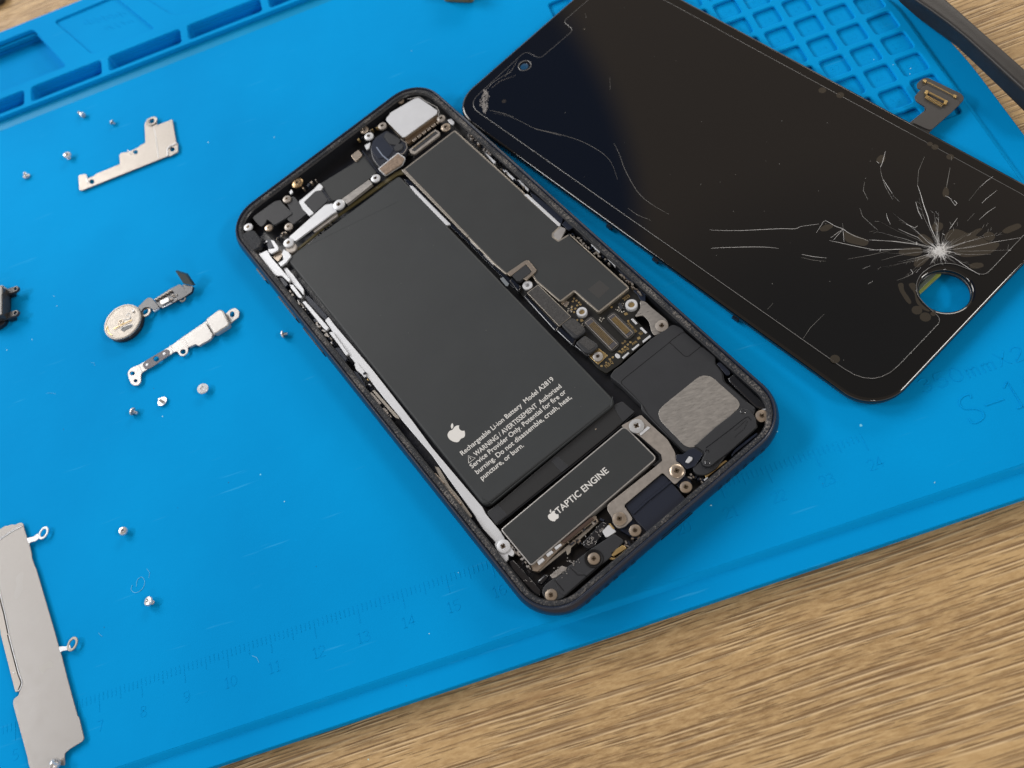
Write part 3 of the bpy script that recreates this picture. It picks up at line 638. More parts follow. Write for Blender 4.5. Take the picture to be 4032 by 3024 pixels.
def connector(name, a, b, c, d, rows, z):
    o = P('connector_pad', z4, [(2*p[0]-0+q_[0], p[1]+q_[1]) for p, q_ in ()] or [a, b, c, d], z-0.35, 0.5, M_FOAM, r=0.5, off=0.45, parent=board)
    k = P(name, z4, [a, b, c, d], z-0.05, 0.6, M_SIL2, r=0.15, parent=board)
    P('socket', z4, [a, b, c, d], z, 0.2, mat('socket_grey', (0.045,0.043,0.05), 0.5), r=0.1, off=-0.14, parent=k)
    pins = []
    A, B, Cc, D = [Vector(one(z4, *q_, z)) for q_ in (a, b, c, d)]
    for t0 in (0.22, 0.42, 0.60, 0.80) if rows == 4 else (0.3, 0.72):
        s = A.lerp(B, t0); e = D.lerp(Cc, t0); n = 24 if rows == 4 else 18
        ang = math.atan2(e.y-s.y, e.x-s.x)
        for i in range(n):
            q_ = s.lerp(e, 0.14+0.72*i/(n-1)); pins.append((q_.x, q_.y, z-0.1, z+0.10, 0.13, 0.30, ang))
    boxes('pins', pins, M_GOLD, k)
connector('display_connector', (1112,930), (1165,888), (1398,1118), (1345,1168), 4, 4.7)
connector('sensor_connector', (1315,885), (1362,850), (1535,1018), (1485,1060), 4, 4.7)
# gold test pads
dots = [(1018,720),(1040,738),(1062,755),(1008,745),(1047,780),(1075,772),(1000,790),(1030,808),(998,815),(1018,838),(1045,908),(1490,915),(1510,1100),(1487,1120),(1462,1142),(1440,1160),(1415,1180),(1355,1232),(1330,1250),(1258,1307),(1380,690),(1345,795)]
plates('test_pads', [(circ(*one(z4, x, y, 3.93), 0.26, 10), 3.94, 0.06) for x, y in dots]+[([one(z4,*q_,3.93) for q_ in s], 3.94, 0.06) for s in ([(1450,848),(1478,840),(1490,858),(1462,868)], [(1565,1062),(1588,1050),(1600,1068),(1575,1080)], [(1070,905),(1090,898),(1102,915),(1080,925)], [(1290,1272),(1302,1270),(1305,1282),(1292,1284)])], M_GOLD, board, 0.01, 0.05)
cc = []
for (x, y, n, s) in ((950,760,16,30), (1420,800,22,40), (1260,905,8,18), (980,820,10,22), (1100,965,8,25), (1160,1165,5,14), (1440,930,10,20)):
    for i in range(n):
        px, py = one(z4, x+rng.uniform(-s,s), y+rng.uniform(-s,s), 4)
        cc.append((px, py, 3.9, 4.1, rng.uniform(0.2,0.45), 0.16, PT+rng.choice([0,1.57])))
boxes('tiny_components', cc[::2], M_SIL2, board); boxes('tiny_components', cc[1::2], mat('chip_white', (0.5,0.48,0.42), 0.5), board)
for pts in ([(925,770),(950,735),(975,755),(945,795)], [(905,760),(925,745),(935,760),(915,775)], [(1400,765),(1425,755),(1450,800),(1425,815)]):
    P('chip', z4, pts, 4.2, 0.4, M_BRASS if pts[0][0] < 1000 else M_BLK, r=0.05, parent=board)
for pts in ([(1435,1232),(1490,1185),(1500,1195),(1448,1245)], [(1520,1160),(1580,1112),(1588,1125),(1532,1172)], [(1612,1090),(1680,1035),(1688,1052),(1622,1105)], [(1512,898),(1530,892),(1572,935),(1555,945)], [(1590,975),(1608,968),(1655,1015),(1640,1025)]):
    P('edge_clip', z4, pts, 4.15, 0.6, M_SILW, r=0.05, parent=board)
P('oval_pad', z4, [(1372,1205),(1390,1195),(1420,1215),(1420,1235),(1400,1242),(1378,1225)], 4.1, 0.3, M_SILW, r=0.3, parent=board)
def small_text(s, a, b, h, z=3.93): text_mesh(s, one(z4,*a,z), one(z4,*b,z), h, z+0.02, 0.04, M_GOLD, 'printed_code', board, bold=0.02)
small_text('2023', (1455,740), (1508,702), 0.75); small_text('94V-0', (1432,1205), (1500,1160), 0.7); small_text('MLB Q', (1300,1325), (1362,1280), 0.85)
small_text('AVA', (1528,1128), (1572,1100), 0.6); small_text('6-0', (1440,1120), (1475,1095), 0.55); small_text('04116UUU', (1570,1005), (1495,925), 0.7); small_text('RU', (1600,1040), (1620,1022), 0.8)
def standoff(w, x, y, R, z, m=None, par=phone, name='standoff'):
    cx, cy = one(w, x, y, z); m = m or M_BRASS
    o = lathe(name, [(R*0.98, z-1.0), (R, z-0.15), (R*0.93, z), (R*0.60, z), (R*0.55, z-0.08), (R*0.52, z-0.5), (0, z-0.5)], cx, cy, m, par, 20)
    o2 = lathe('thread', [(R*0.50, z-0.42), (R*0.3, z-0.38), (0, z-0.45)], cx, cy, M_GOLD, o, 12)
    return o
standoff(z4, 1085, 833, 1.25, 4.9, M_SILW, board); standoff(z4, 1517, 770, 1.4, 4.9, M_SILW, board)
def cross(cx, cy, R, z, ang, m, par, k=0.55):
    bm_ = []
    for a in (ang, ang+math.pi/2): bm_.append((cx, cy, z-0.05, z+0.012, R*2*k, R*0.26, a))
    boxes('cross_slot', bm_, m, par)
M_SLOT = mat('slot_shadow', (0.16, 0.12, 0.08), 0.25, 0.8)
def screw(w, x, y, R, z, m, ang=None, dome=0.12, name='screw', par=phone, hole_=True):
    cx, cy = one(w, x, y, z)
    o = lathe(name, [(R, z-0.5), (R, z-0.14), (R*0.93, z-0.03), (R*0.6, z+dome*0.6), (R*0.40, z+dome*0.7), (R*0.30, z-0.05), (0, z-0.10)], cx, cy, m, par, 24)
    if hole_: cross(cx, cy, R, z+dome*0.72, rng.uniform(0, 1.5) if ang is None else ang, M_SLOT, o, 0.42)
    return o
P('gold_pad', z4, [(1148,1222),(1235,1155),(1312,1215),(1228,1295)], 3.96, 0.1, M_GOLD, r=0.1, parent=board)
screw(z4, 1225, 1222, 1.15, 4.5, M_SIL1)
lathe('standoff', [(1.15, 3.8), (1.2, 4.7), (1.1, 4.8), (0.55, 4.8), (0.5, 4.6), (0.45, 4.3), (0, 4.3)], *one(z4, 612, 602, 4.8), M_SILW, phone, 22)
# --- antenna plate at the right of the board
P('antenna_plate', z4, [(1590,735),(1640,745),(1690,795),(1825,905),(1842,945),(1830,985),(1722,1045),(1692,1010),(1672,920),(1618,862),(1545,880),(1600,800)], 4.4, 0.4, M_SPK, r=0.6)
P('grounding_ring', z4, [(1530,650),(1570,632),(1640,665),(1640,745),(1600,740),(1570,680)], 4.3, 0.5, M_CASE, r=0.5)
screw(z4, 1782, 955, 1.45, 4.95, M_SIL2)

# --- loudspeaker
spk = [(z6, [(278,640),(330,565),(400,520),(725,235),(930,95),(970,72),(1060,110),(1100,160),(1270,305),(1432,425),(1432,495),(1515,605),(1528,690),(1770,912),(1870,985),(1845,1075),(1895,1190),(1560,1480)]), (z7, [(1300,820),(1190,885),(1100,885),(1045,835),(1045,790),(1130,740),(1160,660),(1065,600),(960,640),(870,560),(700,395),(480,170)]), (z6, [(625,955),(400,735)])]
speaker = P('loudspeaker', spk, 4.9, 2.6, M_BLK, r=0.5, bev=0.2)
P('speaker_plate', z6, [(808,1045),(822,1000),(870,950),(1235,655),(1290,632),(1360,635),(1415,668),(1680,905),(1698,955),(1660,1010),(1225,1405),(1145,1415),(1090,1392),(830,1125)], 4.99, 0.2, M_SPK, r=0.8, parent=speaker)
P('raised_lid', [(z6, [(1215,1385),(1430,1190),(1700,985),(1800,1000),(1870,1090),(1880,1190),(1560,1480),(1450,1560)]), (z7, [(1230,800),(1160,790),(1135,730),(1185,640),(1060,560)])], 5.35, 0.5, M_BLK, r=0.6, bev=0.15, parent=speaker)
def line(w, pts, z, par, rad=0.06, m=None, name='groove'): return tube(name, [[(*one(w, x, y, z), z) for x, y in pts]], m or M_DARK, par, rad)
line(z6, [(640,960),(520,830),(405,720),(405,695),(440,660),(930,270),(960,240),(1060,168),(1090,165),(1110,175),(1270,310),(1280,330)], 4.905, speaker, 0.055)
line(z6, [(930,270),(1080,410),(1110,425),(1140,420),(1270,315)], 4.905, speaker, 0.055)
line(z6, [(1290,320),(1420,430),(1430,445),(1425,500),(1500,600),(1515,690),(1600,760),(1770,912)], 4.92, speaker, 0.07)
line(z6, [(1845,1000),(1870,1010),(1870,1040),(1835,1070),(1850,1120),(1895,1160)], 4.92, speaker, 0.06)
line(z6, [(640,960),(700,1060),(1095,1475),(1115,1475),(1170,1430)], 4.92, speaker, 0.06)
line(z7, [(1190,590),(1440,400),(1610,265),(1650,250),(1680,290)], 5.36, speaker, 0.07, M_BLKG, 'lid_ridge')
line(z7, [(1500,480),(1510,460),(1600,385),(1640,300),(1620,290),(1500,400)], 5.36, speaker, 0.06, M_BLK, 'lid_ridge')
line(z7, [(1180,635),(1190,612),(1215,615),(1220,640)], 5.36, speaker, 0.08, M_BLKG, 'lid_ridge')
line(z7, [(1130,735),(1150,790),(1200,810),(1250,790),(1390,680),(1580,520)], 5.36, speaker, 0.08, M_BLKG, 'lid_ridge')
for x, y in ((1205,745),(1590,195)):
    cx, cy = one(z7, x, y, 5.3); lathe('locating_hole', [(0.55, 5.36), (0.45, 5.42), (0.38, 5.30), (0, 5.28)], cx, cy, M_BLKG, speaker, 16)
P('wet_gasket', z6, [(1560,660),(1630,605),(1700,680),(1830,800),(1960,930),(1985,985),(1960,1000),(1870,985),(1740,860),(1570,690)], 4.7, 1.0, M_BLKG, r=0.5, bev=0.4)
P('side_clip', z6, [(1498,455),(1582,530),(1580,545),(1508,498)], 4.9, 0.5, M_SPK, r=0.1)
P('navy_spacer', z6, [(1440,500),(1480,485),(1590,590),(1590,620),(1550,630)], 4.8, 0.6, M_NAVY, r=0.4)
screw(z6, 1937, 1068, 1.35, 5.2, M_BRASS)
P('corner_foil', z6, [(1930,1000),(1985,985),(2000,1010),(1970,1010)], 5.0, 0.3, M_SILW, r=0.1)
for pts in ([(1600,1490),(1640,1430),(1880,1250),(1895,1275),(1640,1480),(1610,1520)],):
    P('mesh_strip', z6, pts, 4.9, 0.8, M_CASE, r=0.4, bev=0.2)
P('gold_contact', z7, [(1175,890),(1400,722),(1420,735),(1190,915)], 4.6, 0.4, M_GOLD, r=0.05)
P('clip', z7, [(1070,1055),(1130,1008),(1138,1022),(1080,1070)], 4.8, 0.4, M_SILW, r=0.05)
P('clip', z7, [(1165,935),(1205,905),(1210,920),(1175,950)], 4.8, 0.4, M_SILW, r=0.05)

# --- cover bracket with flat sensor board and port cover
P('cover_bracket', z7, [(480,228),(592,340),(770,500),(852,640),(862,735),(905,760),(968,838),(958,885),(850,990),(716,856),(292,1215),(392,1362),(300,1452),(228,1470),(172,1405),(165,1345),(112,1265),(118,1205),(650,785),(708,722),(690,670),(455,448),(370,405),(262,350)], 5.0, 0.4, M_SIL2, r=0.5, bev=0.08)
P('bright_fold', z7, [(462,430),(555,355),(582,372),(480,455)], 5.12, 0.25, M_SILW, r=0.1)
P('dark_cut', z7, [(458,462),(480,470),(700,660),(712,730),(640,790),(600,780),(680,720),(670,670)], 5.04, 0.1, M_DARK, r=0.2)
P('black_gap', z8, [(1450,160),(1500,130),(1700,-40),(1640,10)], 4.0, 0.1, M_DARK) if False else None
screw(z7, 432, 348, 1.6, 5.35, mat('dull_grey_steel', (0.42,0.43,0.44), 0.5, 0.6), dome=0.04)
screw(z7, 870, 838, 1.5, 5.35, M_BRASS); screw(z7, 246, 1360, 1.4, 5.35, M_BRASS); screw(z7, 970, 1015, 1.25, 4.9, M_BRASS); screw(z7, 416, 1487, 1.25, 4.9, M_BRASS)
P('sensor_plate', z7, [(862,662),(935,662),(1000,608),(1060,590),(1160,655),(1065,790),(975,822),(900,740),(865,740)], 5.1, 0.4, M_NAVY, r=0.3)
P('sensor_chip', z7, [(965,735),(1005,680),(1040,695),(1040,715),(1000,755),(970,750)], 5.4, 0.4, M_SILW, r=0.1)
P('port_cover', z7, [(300,1215),(706,872),(760,905),(972,1148),(560,1500),(540,1500),(480,1440),(390,1350)], 4.5, 2.0, M_NAVY, r=0.4, bev=0.2)
P('port_base', z7, [(390,1330),(550,1480),(570,1510),(540,1560),(440,1590),(240,1480),(330,1440)], 3.9, 1.4, M_CASE, r=0.5)
P('port_base', z7, [(860,990),(960,880),(1030,960),(1030,1060),(980,1100),(930,1060)], 3.9, 1.4, M_CASE, r=0.5)
line(z7, [(395,1310),(560,1160),(700,1050),(820,950)], 4.45, phone, 0.32, M_NAVY, 'cover_ridge')
P('white_plug', z7, [(58,1500),(130,1425),(185,1470),(210,1500),(120,1560),(95,1562)], 4.7, 0.6, M_SILW, r=0.2)
P('gold_contact', z7, [(128,1418),(145,1412),(192,1465),(178,1478)], 4.8, 0.5, M_GOLD, r=0.05)

# --- lower end
P('black_bar_module', z8, [(735,1065),(760,1005),(870,920),(975,835),(1160,690),(1370,555),(1455,615),(1330,770),(1250,830),(930,1112),(860,1140),(765,1125)], 4.8, 2.2, M_BLK, r=0.5, bev=0.15)
P('module_step', z8, [(990,850),(1100,910),(1250,820),(930,1100),(880,1050),(850,965)], 4.9, 0.3, M_BLK, r=0.3, bev=0.08)
line(z8, [(850,960),(930,1055)], 4.93, phone, 0.07); line(z8, [(985,850),(1050,915),(1110,915),(1130,930)], 4.93, phone, 0.06)
screw(z8, 817, 1090, 1.25, 5.0, M_BRASS); 
cx, cy = one(z8, 1190, 772, 4.9); lathe('screw_seat', [(1.9, 4.92), (1.8, 5.0), (1.5, 4.85), (0, 4.8)], cx, cy, M_DARK, phone, 24)
screw(z8, 1190, 772, 1.25, 5.1, M_BRASS)
P('motor_edge', z8, [(640,825),(660,812),(1195,398),(1215,410),(1210,430),(930,650),(700,885),(660,880)], 4.3, 1.5, M_BRASS, r=0.15)
for pts in ([(695,795),(745,765),(762,785),(712,830)], [(770,735),(820,700),(838,718),(790,758)], [(845,675),(900,640),(912,655),(862,697)]): P('motor_clip', z8, pts, 4.75, 0.5, M_SILW, r=0.1)
P('brown_strip', z8, [(905,620),(1170,410),(1190,425),(1010,580),(930,640)], 4.7, 0.4, mat('dark_brown', (0.05,0.03,0.022), 0.4), r=0.1)
P('tan_flex', z8, [(700,875),(960,660),(1215,440),(1225,460),(990,680),(985,720),(960,745),(950,700),(720,885)], 4.0, 0.3, M_TAN, r=0.2)
P('glossy_module', z8, [(1088,632),(1160,560),(1265,445),(1310,470),(1300,520),(1225,610),(1200,665),(1150,690),(1105,670)], 4.6, 1.0, M_BLKG, r=0.4, bev=0.25)
def sparkle(w, x0, y0, sx, sy, n, z, m, name='solder_beads'):
    l = []
    for i in range(n):
        px, py = one(w, x0+rng.gauss(0, sx), y0+rng.gauss(0, sy), z); l.append((px, py, z-0.1, z+0.06, rng.uniform(0.12,0.4), rng.uniform(0.08,0.2), rng.uniform(0,3)))
    boxes(name, l, m, phone)
sparkle(z8, 1160, 620, 30, 22, 26, 4.65, M_SIL1); sparkle(z8, 1255, 520, 20, 30, 18, 4.65, M_SIL1)
P('flex_hump', z8, [(690,965),(760,900),(800,915),(790,940),(735,1000),(700,990)], 4.5, 1.4, M_BLKG, r=0.5, bev=0.5)
P('crumpled_foil', z8, [(808,920),(910,835),(955,850),(950,865),(860,935),(830,945)], 4.9, 0.3, M_SPK, r=0.15)
sparkle(z8, 890, 880, 40, 20, 20, 4.95, M_SIL1, 'foil_flakes'); sparkle(z8, 1020, 795, 28, 20, 16, 4.9, M_SIL1)
P('gold_block', z8, [(1335,725),(1440,655),(1478,682),(1360,755)], 4.8, 0.9, M_GOLD, r=0.1)
P('gold_block', z8, [(1310,770),(1330,760),(1400,770),(1385,785),(1340,780)], 4.6, 0.5, M_GOLD, r=0.1)
P('rail_foot', z8, [(325,650),(352,618),(420,605),(455,660),(500,720),(480,755),(440,735),(445,775),(420,805),(385,770)], 4.8, 0.6, M_SILW, r=0.3)
screw(z8, 400, 665, 1.45, 5.15, M_SILW)
P('wet_flex', z8, [(440,800),(480,770),(560,850),(700,1010),(735,1060),(720,1110),(660,1080),(540,950),(470,870)], 4.2, 1.2, M_BLKG, r=0.5, bev=0.4)
sparkle(z8, 595, 970, 30, 25, 6, 4.25, M_SIL1, 'glue_glints')

# --- top end
cam_m = P('rear_camera', z1, [(1372,385),(1375,360),(1400,338),(1405,320),(1635,185),(1660,188),(1818,298),(1815,325),(1535,528),(1515,530)], 5.7, 2.6, M_BRASS, r=0.35)
P('camera_cover', z1, [(1372,385),(1375,360),(1400,338),(1405,320),(1635,185),(1660,188),(1818,298),(1815,325),(1535,528),(1515,530)], 5.8, 0.3, M_SILW, r=0.35, parent=cam_m)
line(z1, [(1560,200),(1660,180),(1720,220),(1815,270),(1835,310),(1825,350)], 5.9, phone, 0.10, M_SIL1, 'camera_wire')
P('camera_side', z1, [(1535,560),(1560,540),(1815,345),(1840,370),(1600,560),(1560,590)], 4.7, 1.0, mat('bronze_side', (0.16,0.115,0.075), 0.35, 0.6), r=0.2)
for i in range(6):
    x, y = 1600+i*42, 555-i*31
    P('gold_contact', z1, [(x,y),(x+28,y-22),(x+38,y-10),(x+10,y+14)], 4.95, 0.4, M_BRASS, r=0.05)
cs = P('camera_connector', z1, [(1572,640),(1800,462),(1842,490),(1835,515),(1620,678),(1590,672)], 4.9, 0.7, M_SIL2, r=0.25)
P('socket', z1, [(1592,642),(1800,478),(1825,492),(1620,655)], 4.95, 0.2, M_BLK, r=0.1, parent=cs)
line(z1, [(1605,625),(1790,485)], 4.97, cs, 0.06, M_GOLD, 'pins')
P('ear_module', z1, [(1232,640),(1245,590),(1275,530),(1375,468),(1500,545),(1545,580),(1560,625),(1530,680),(1480,680),(1310,800),(1250,720)], 4.9, 1.8, mat('smoky_plastic', (0.022,0.025,0.034), 0.3, 0, 0.3), r=0.6, bev=0.3)
P('foam_edge', z1, [(1305,805),(1475,668),(1535,712),(1512,765),(1362,860)], 5.0, 0.5, M_SILW, r=0.2, off=0.12)
P('brown_foam', z1, [(1305,805),(1475,668),(1535,712),(1512,765),(1362,860)], 5.25, 0.5, M_BFOAM, r=0.3, off=-0.1, bev=0.15)
cx, cy = one(z1, 1480, 618, 5.2); lathe('microphone', [(1.25, 4.6), (1.25, 5.1), (1.1, 5.25), (0, 5.25)], cx, cy, M_BLK, phone, 26)
line(z1, [(1500,548),(1545,580),(1555,625),(1525,672),(1500,680)], 5.0, phone, 0.12, M_SIL2, 'module_frame')
line(z1, [(1165,650),(1300,835),(1350,860)], 4.9, phone, 0.14, M_NAVY, 'module_frame')
P('antenna_flex', z1, [(800,935),(1110,745),(1165,685),(1290,835),(1245,880),(985,1068),(905,1085)], 4.6, 0.6, M_LABEL, r=0.3)
P('square_frame', z1, [(612,1090),(740,985),(790,932),(822,962),(802,994),(755,1000),(655,1098),(742,1192),(702,1218),(640,1150)], 5.1, 0.4, M_SILW, r=0.2)
P('black_square', z1, [(662,1088),(770,992),(812,1000),(865,1082),(748,1192)], 5.0, 0.4, M_BLK, r=0.5)
line(z1, [(820,990),(850,1040),(890,1085)], 5.0, phone, 0.12, M_NAVY, 'flex_edge')
P('marked_connector', z1, [(985,1070),(1222,900),(1252,938),(1032,1112)], 5.3, 0.9, M_SPK, r=0.15)
P('long_bracket', z1, [(525,1402),(840,1120),(905,1108),(942,1178),(905,1195),(582,1436)], 5.2, 0.5, M_SILW, r=0.2)
P('bracket_shadow_plate', z1, [(735,1345),(945,1185),(950,1215),(750,1360)], 4.6, 0.6, M_SIL2, r=0.1)
P('black_bracket', z1, [(210,1235),(225,1215),(400,1090),(450,1078),(475,1110),(553,1188),(545,1205),(400,1298),(370,1270),(335,1245),(322,1275),(290,1310),(265,1300)], 5.1, 0.5, M_BLK, r=0.4)
P('black_bracket', z1, [(540,1050),(572,1048),(682,1188),(670,1205),(560,1292),(500,1235),(548,1190),(510,1110)], 4.9, 0.5, M_BLK, r=0.4)
P('crumbling_corner', z1, [(105,1390),(150,1355),(222,1340),(285,1432),(262,1490),(210,1520),(130,1450)], 5.9, 2.0, M_GASKET, r=0.5, bev=0.2)
P('small_foil', z1, [(528,1005),(548,985),(560,1010),(540,1030)], 5.2, 0.3, M_SILW, r=0.1)
P('small_foil', z1, [(1185,600),(1235,575),(1225,625),(1200,642)], 5.0, 0.4, M_SILW, r=0.2)
P('spacer_block', z1, [(1065,690),(1130,640),(1165,685),(1105,745)], 5.0, 0.6, M_BRASS, r=0.3)
P('corner_foil', z1, [(330,1420),(375,1420),(400,1480),(345,1515)], 4.7, 0.4, M_NAVY, r=0.2)
chips('spring_contacts', z1, (1130,560), (1320,430), 12, 0.35, 5.0, [M_BRASS, M_GOLD, M_BLKG], (0.3,0.8))
chips('spring_contacts', z1, (400,1430), (520,1340), 10, 0.35, 4.6, [M_SIL2, M_BLKG, M_BRASS], (0.25,0.6))
chips('board_edge_parts', z1, (600,1560), (940,1220), 14, 0.2, 4.2, [M_BLKG, M_SIL2, M_TAN], (0.2,0.5))
chips('spring_contacts', z1, (250,1500), (330,1430), 8, 0.3, 5.0, [M_BLKG, M_NAVY, M_SILW], (0.3,0.8))
P('board_rim', z1, [(545,1560),(570,1520),(945,1205),(1450,840),(1500,815),(1525,850),(1470,860),(960,1215)], 4.0, 0.5, mat('olive_board', (0.09,0.075,0.03), 0.4), r=0.15)
for x, y, R, m, z in ((1850,365,1.15,M_SIL2,5.3), (1890,442,1.3,M_BRASS,5.2), (1338,430,1.2,M_SIL2,5.4), (1220,520,1.25,M_SILW,5.4), (1180,465,1.2,M_BRASS,5.0), (1500,212,0.9,M_BRASS,5.0), (595,925,1.6,mat('bronze', (0.38,0.27,0.15), 0.3, 0.9),5.2),
                      (505,1068,1.15,M_SIL2,5.4), (347,1318,1.05,M_BRASS,5.0), (520,1308,1.15,M_SIL2,5.0), (168,1312,1.2,M_SILW,5.6), (1278,886,1.25,M_SILW,5.3), (958,1115,1.6,M_SILW,5.6), (520,1448,1.4,M_SILW,5.4)):
    screw(z1, x, y, R, z, m)
lathe('standoff', [(1.5, 4.0), (1.55, 4.7), (1.4, 4.9), (0, 4.9)], *one(z1, 545, 1495, 4.8), M_SIL2, phone, 22)
P('ring_tab', z1, [(1905,380),(1940,370),(1968,400),(1955,425),(1925,410)], 5.0, 0.3, M_SILW, r=0.3)
# --- side buttons and bottom openings
for a, b in ((-51.3,-45.7), (-40.0,-29.7), (-27.4,-16.8)):
    o = boxes('side_button', [(*ph((a+b)/2, -hw-0.78), 2.7, 4.1, abs(b-a), 0.55, PT)], M_CASE, phone)
hs = []
for b in (23.2, 20.6, 18.3, 16.1, 13.8, 11.6):
    hs.append((*ph(hl+0.56, b), 3.0, 4.3, 0.4, 1.1, PT))
for b in (-11.5, -13.8, -16.1, -18.4, -20.7, -23.2): hs.append((*ph(hl+0.56, b), 3.0, 4.3, 0.4, 1.1, PT))
boxes('grille_holes', hs, M_DARK, phone)
boxes('charging_port', [(*ph(hl+0.56, 0), 2.6, 4.4, 0.4, 8.4, PT)], M_DARK, phone)
boxes('pentalobe_screws', [(*ph(hl+0.55, b), 3.1, 4.4, 0.4, 1.1, PT) for b in (-6.5, 6.5)], M_CASE, phone)

line(z1, [(1290,620),(1340,690),(1400,740)], 4.98, phone, 0.18, mat('pale_flex', (0.22,0.26,0.34), 0.3), 'flex_glint')
P('folded_flex', z1, [(1255,560),(1330,520),(1440,640),(1395,700),(1300,720),(1240,650)], 5.05, 0.3, M_NAVY, r=0.6)
P('folded_flex', z1, [(1375,485),(1500,555),(1470,600),(1400,590),(1350,520)], 5.2, 0.3, M_BLK, r=0.5)
for w, a, b, n, sp in ((z8, (1020,560), (1260,420), 10, 0.3), (z8, (960,640), (1080,600), 8, 0.4), (z8, (1330,560), (1440,620), 6, 0.3), (z8, (1400,700), (1600,560), 12, 0.5), (z7, (1000,880), (1180,960), 12, 0.4), (z1, (500,1220), (720,1110), 10, 0.3), (z1, (650,980), (760,900), 8, 0.3)):
    chips('small_parts', w, a, b, n, sp, 4.2, [M_BLKG, M_NAVY, M_BRASS, M_SIL2], (0.3,1.0))
P('brown_window', z5, [(1420,640),(1432,632),(1436,640),(1424,648)], 4.9, 0.1, M_BRASS)
rng2 = random.Random(5)
for i in range(26):                                                     # dust and tiny nicks on the battery wrap
    a_, b_ = rng2.uniform(-45, 38), rng2.uniform(-22, 6); x, y = ph(a_, b_)
    boxes('dust_speck', [(x, y, 4.59, 4.63, rng2.uniform(0.08,0.3), 0.06, rng2.uniform(0,3))], mat('dust_grey', (0.16,0.16,0.16), 0.7), bat) if i % 2 == 0 else None

# ================================================================== BROKEN SCREEN
dc = dp(0, 0)
scr = thing('cracked_screen', dc[0], dc[1], 0, 'detached black phone screen with a cracked film and an empty home button hole, glass up', 'phone screen')
hh_ = hole([dp(60.0+5.05*math.cos(2*math.pi*i/40), -0.05+5.05*math.sin(2*math.pi*i/40)) for i in range(40)])
def dplate(name, o, z, t, m, bev, par=scr, r=None, holes=None): 
    return finish(curve_mesh([rrect(DL/2+o, DW/2+o, (r or DR)+o, dp, 14)]+(holes if holes is not None else [hh_]), z, t, bev), name, m, par)
g = finish(curve_mesh([rrect(DL/2, DW/2, DR, dp, 16), hh_], 3.2, 1.4, 0.68), 'glass', M_GLASS, scr, 80)
dplate('frame', -0.25, 1.95, 0.9, mat('frame_black', (0.02,0.019,0.018), 0.3, 0, 0.6), 0.25)
dplate('back_plate', -1.6, 1.5, 1.2, mat('back_shield', (0.10,0.09,0.085), 0.4, 0.5), 0.15, holes=[hole([dp(60+6.2*math.cos(2*math.pi*i/32), 6.2*math.sin(2*math.pi*i/32)) for i in range(32)])])
clips = [(*dp(a, -DW/2+0.05), 0.5, 1.3, 1.8, 0.5, DT) for a in (-8, 7, 31)]
boxes('mounting_clip', clips, M_NAVY, scr)
PO = [(-63.9,-28.3),(-64.5,-6.0),(-59.2,-5.5),(-59.0,7.0),(-63.6,7.6),(-63.5,28.6),(63.8,28.9),(63.8,7.3),(60.2,6.8),(57.2,6.15),(54.9,4.1),(53.9,0.6),(54.5,-2.3),(56.4,-4.6),(59.2,-5.5),(63.7,-6.3),(63.7,-27.6)]
RR = [4.5,1.6,1.3,1.3,1.3,4.5,6.5,1.6,1,1.5,2,2,1.5,1.5,1,1.6,7.5]
PO2 = [dp(a, b) for a, b in PO]
ch = hole([dp(-60.9+1.75*math.cos(2*math.pi*i/24), -9.7+1.75*math.sin(2*math.pi*i/24)) for i in range(24)])
prot = finish(curve_mesh([rounded(PO2, RR, 6), ch], 3.42, 0.215, 0.06), 'screen_film', M_PROT, scr, 80)
ed = rounded(PO2, RR, 6); tube('film_edge', [[(x, y, 3.36) for x, y in ed+[ed[0]]]], M_RIM, prot, 0.072, 2)
tube('camera_cutout_edge', [[(x, y, 3.36) for x, y in ch+[ch[0]]]], M_RIM, prot, 0.12, 2)
lathe('front_camera_window', [(1.1, 3.20), (1.05, 3.215), (0, 3.22)], *dp(-60.9, -9.9), mat('lens_blue', (0.01,0.055,0.12), 0.15), scr, 20)
P('cable_board', wf, [(880,760),(1130,500),(1195,530),(1185,565),(915,812)], 1.6, 0.8, M_GREEN, r=0.3, parent=scr)
P('cable_fold', wf, [(880,740),(1090,520),(1140,535),(1130,560),(905,775)], 1.75, 0.6, mat('fold_grey', (0.10,0.13,0.11), 0.25), r=0.3, parent=scr)
ZC = 3.425
def cr(w, *pts, r=0.05):
    r = r*0.72
    return ([(*one(w, x, y, ZC), ZC) for x, y in smooth_run(list(pts))], lambda t, r=r: r*(0.35+0.65*math.sin(math.pi*min(max(t,0.06),0.94))))
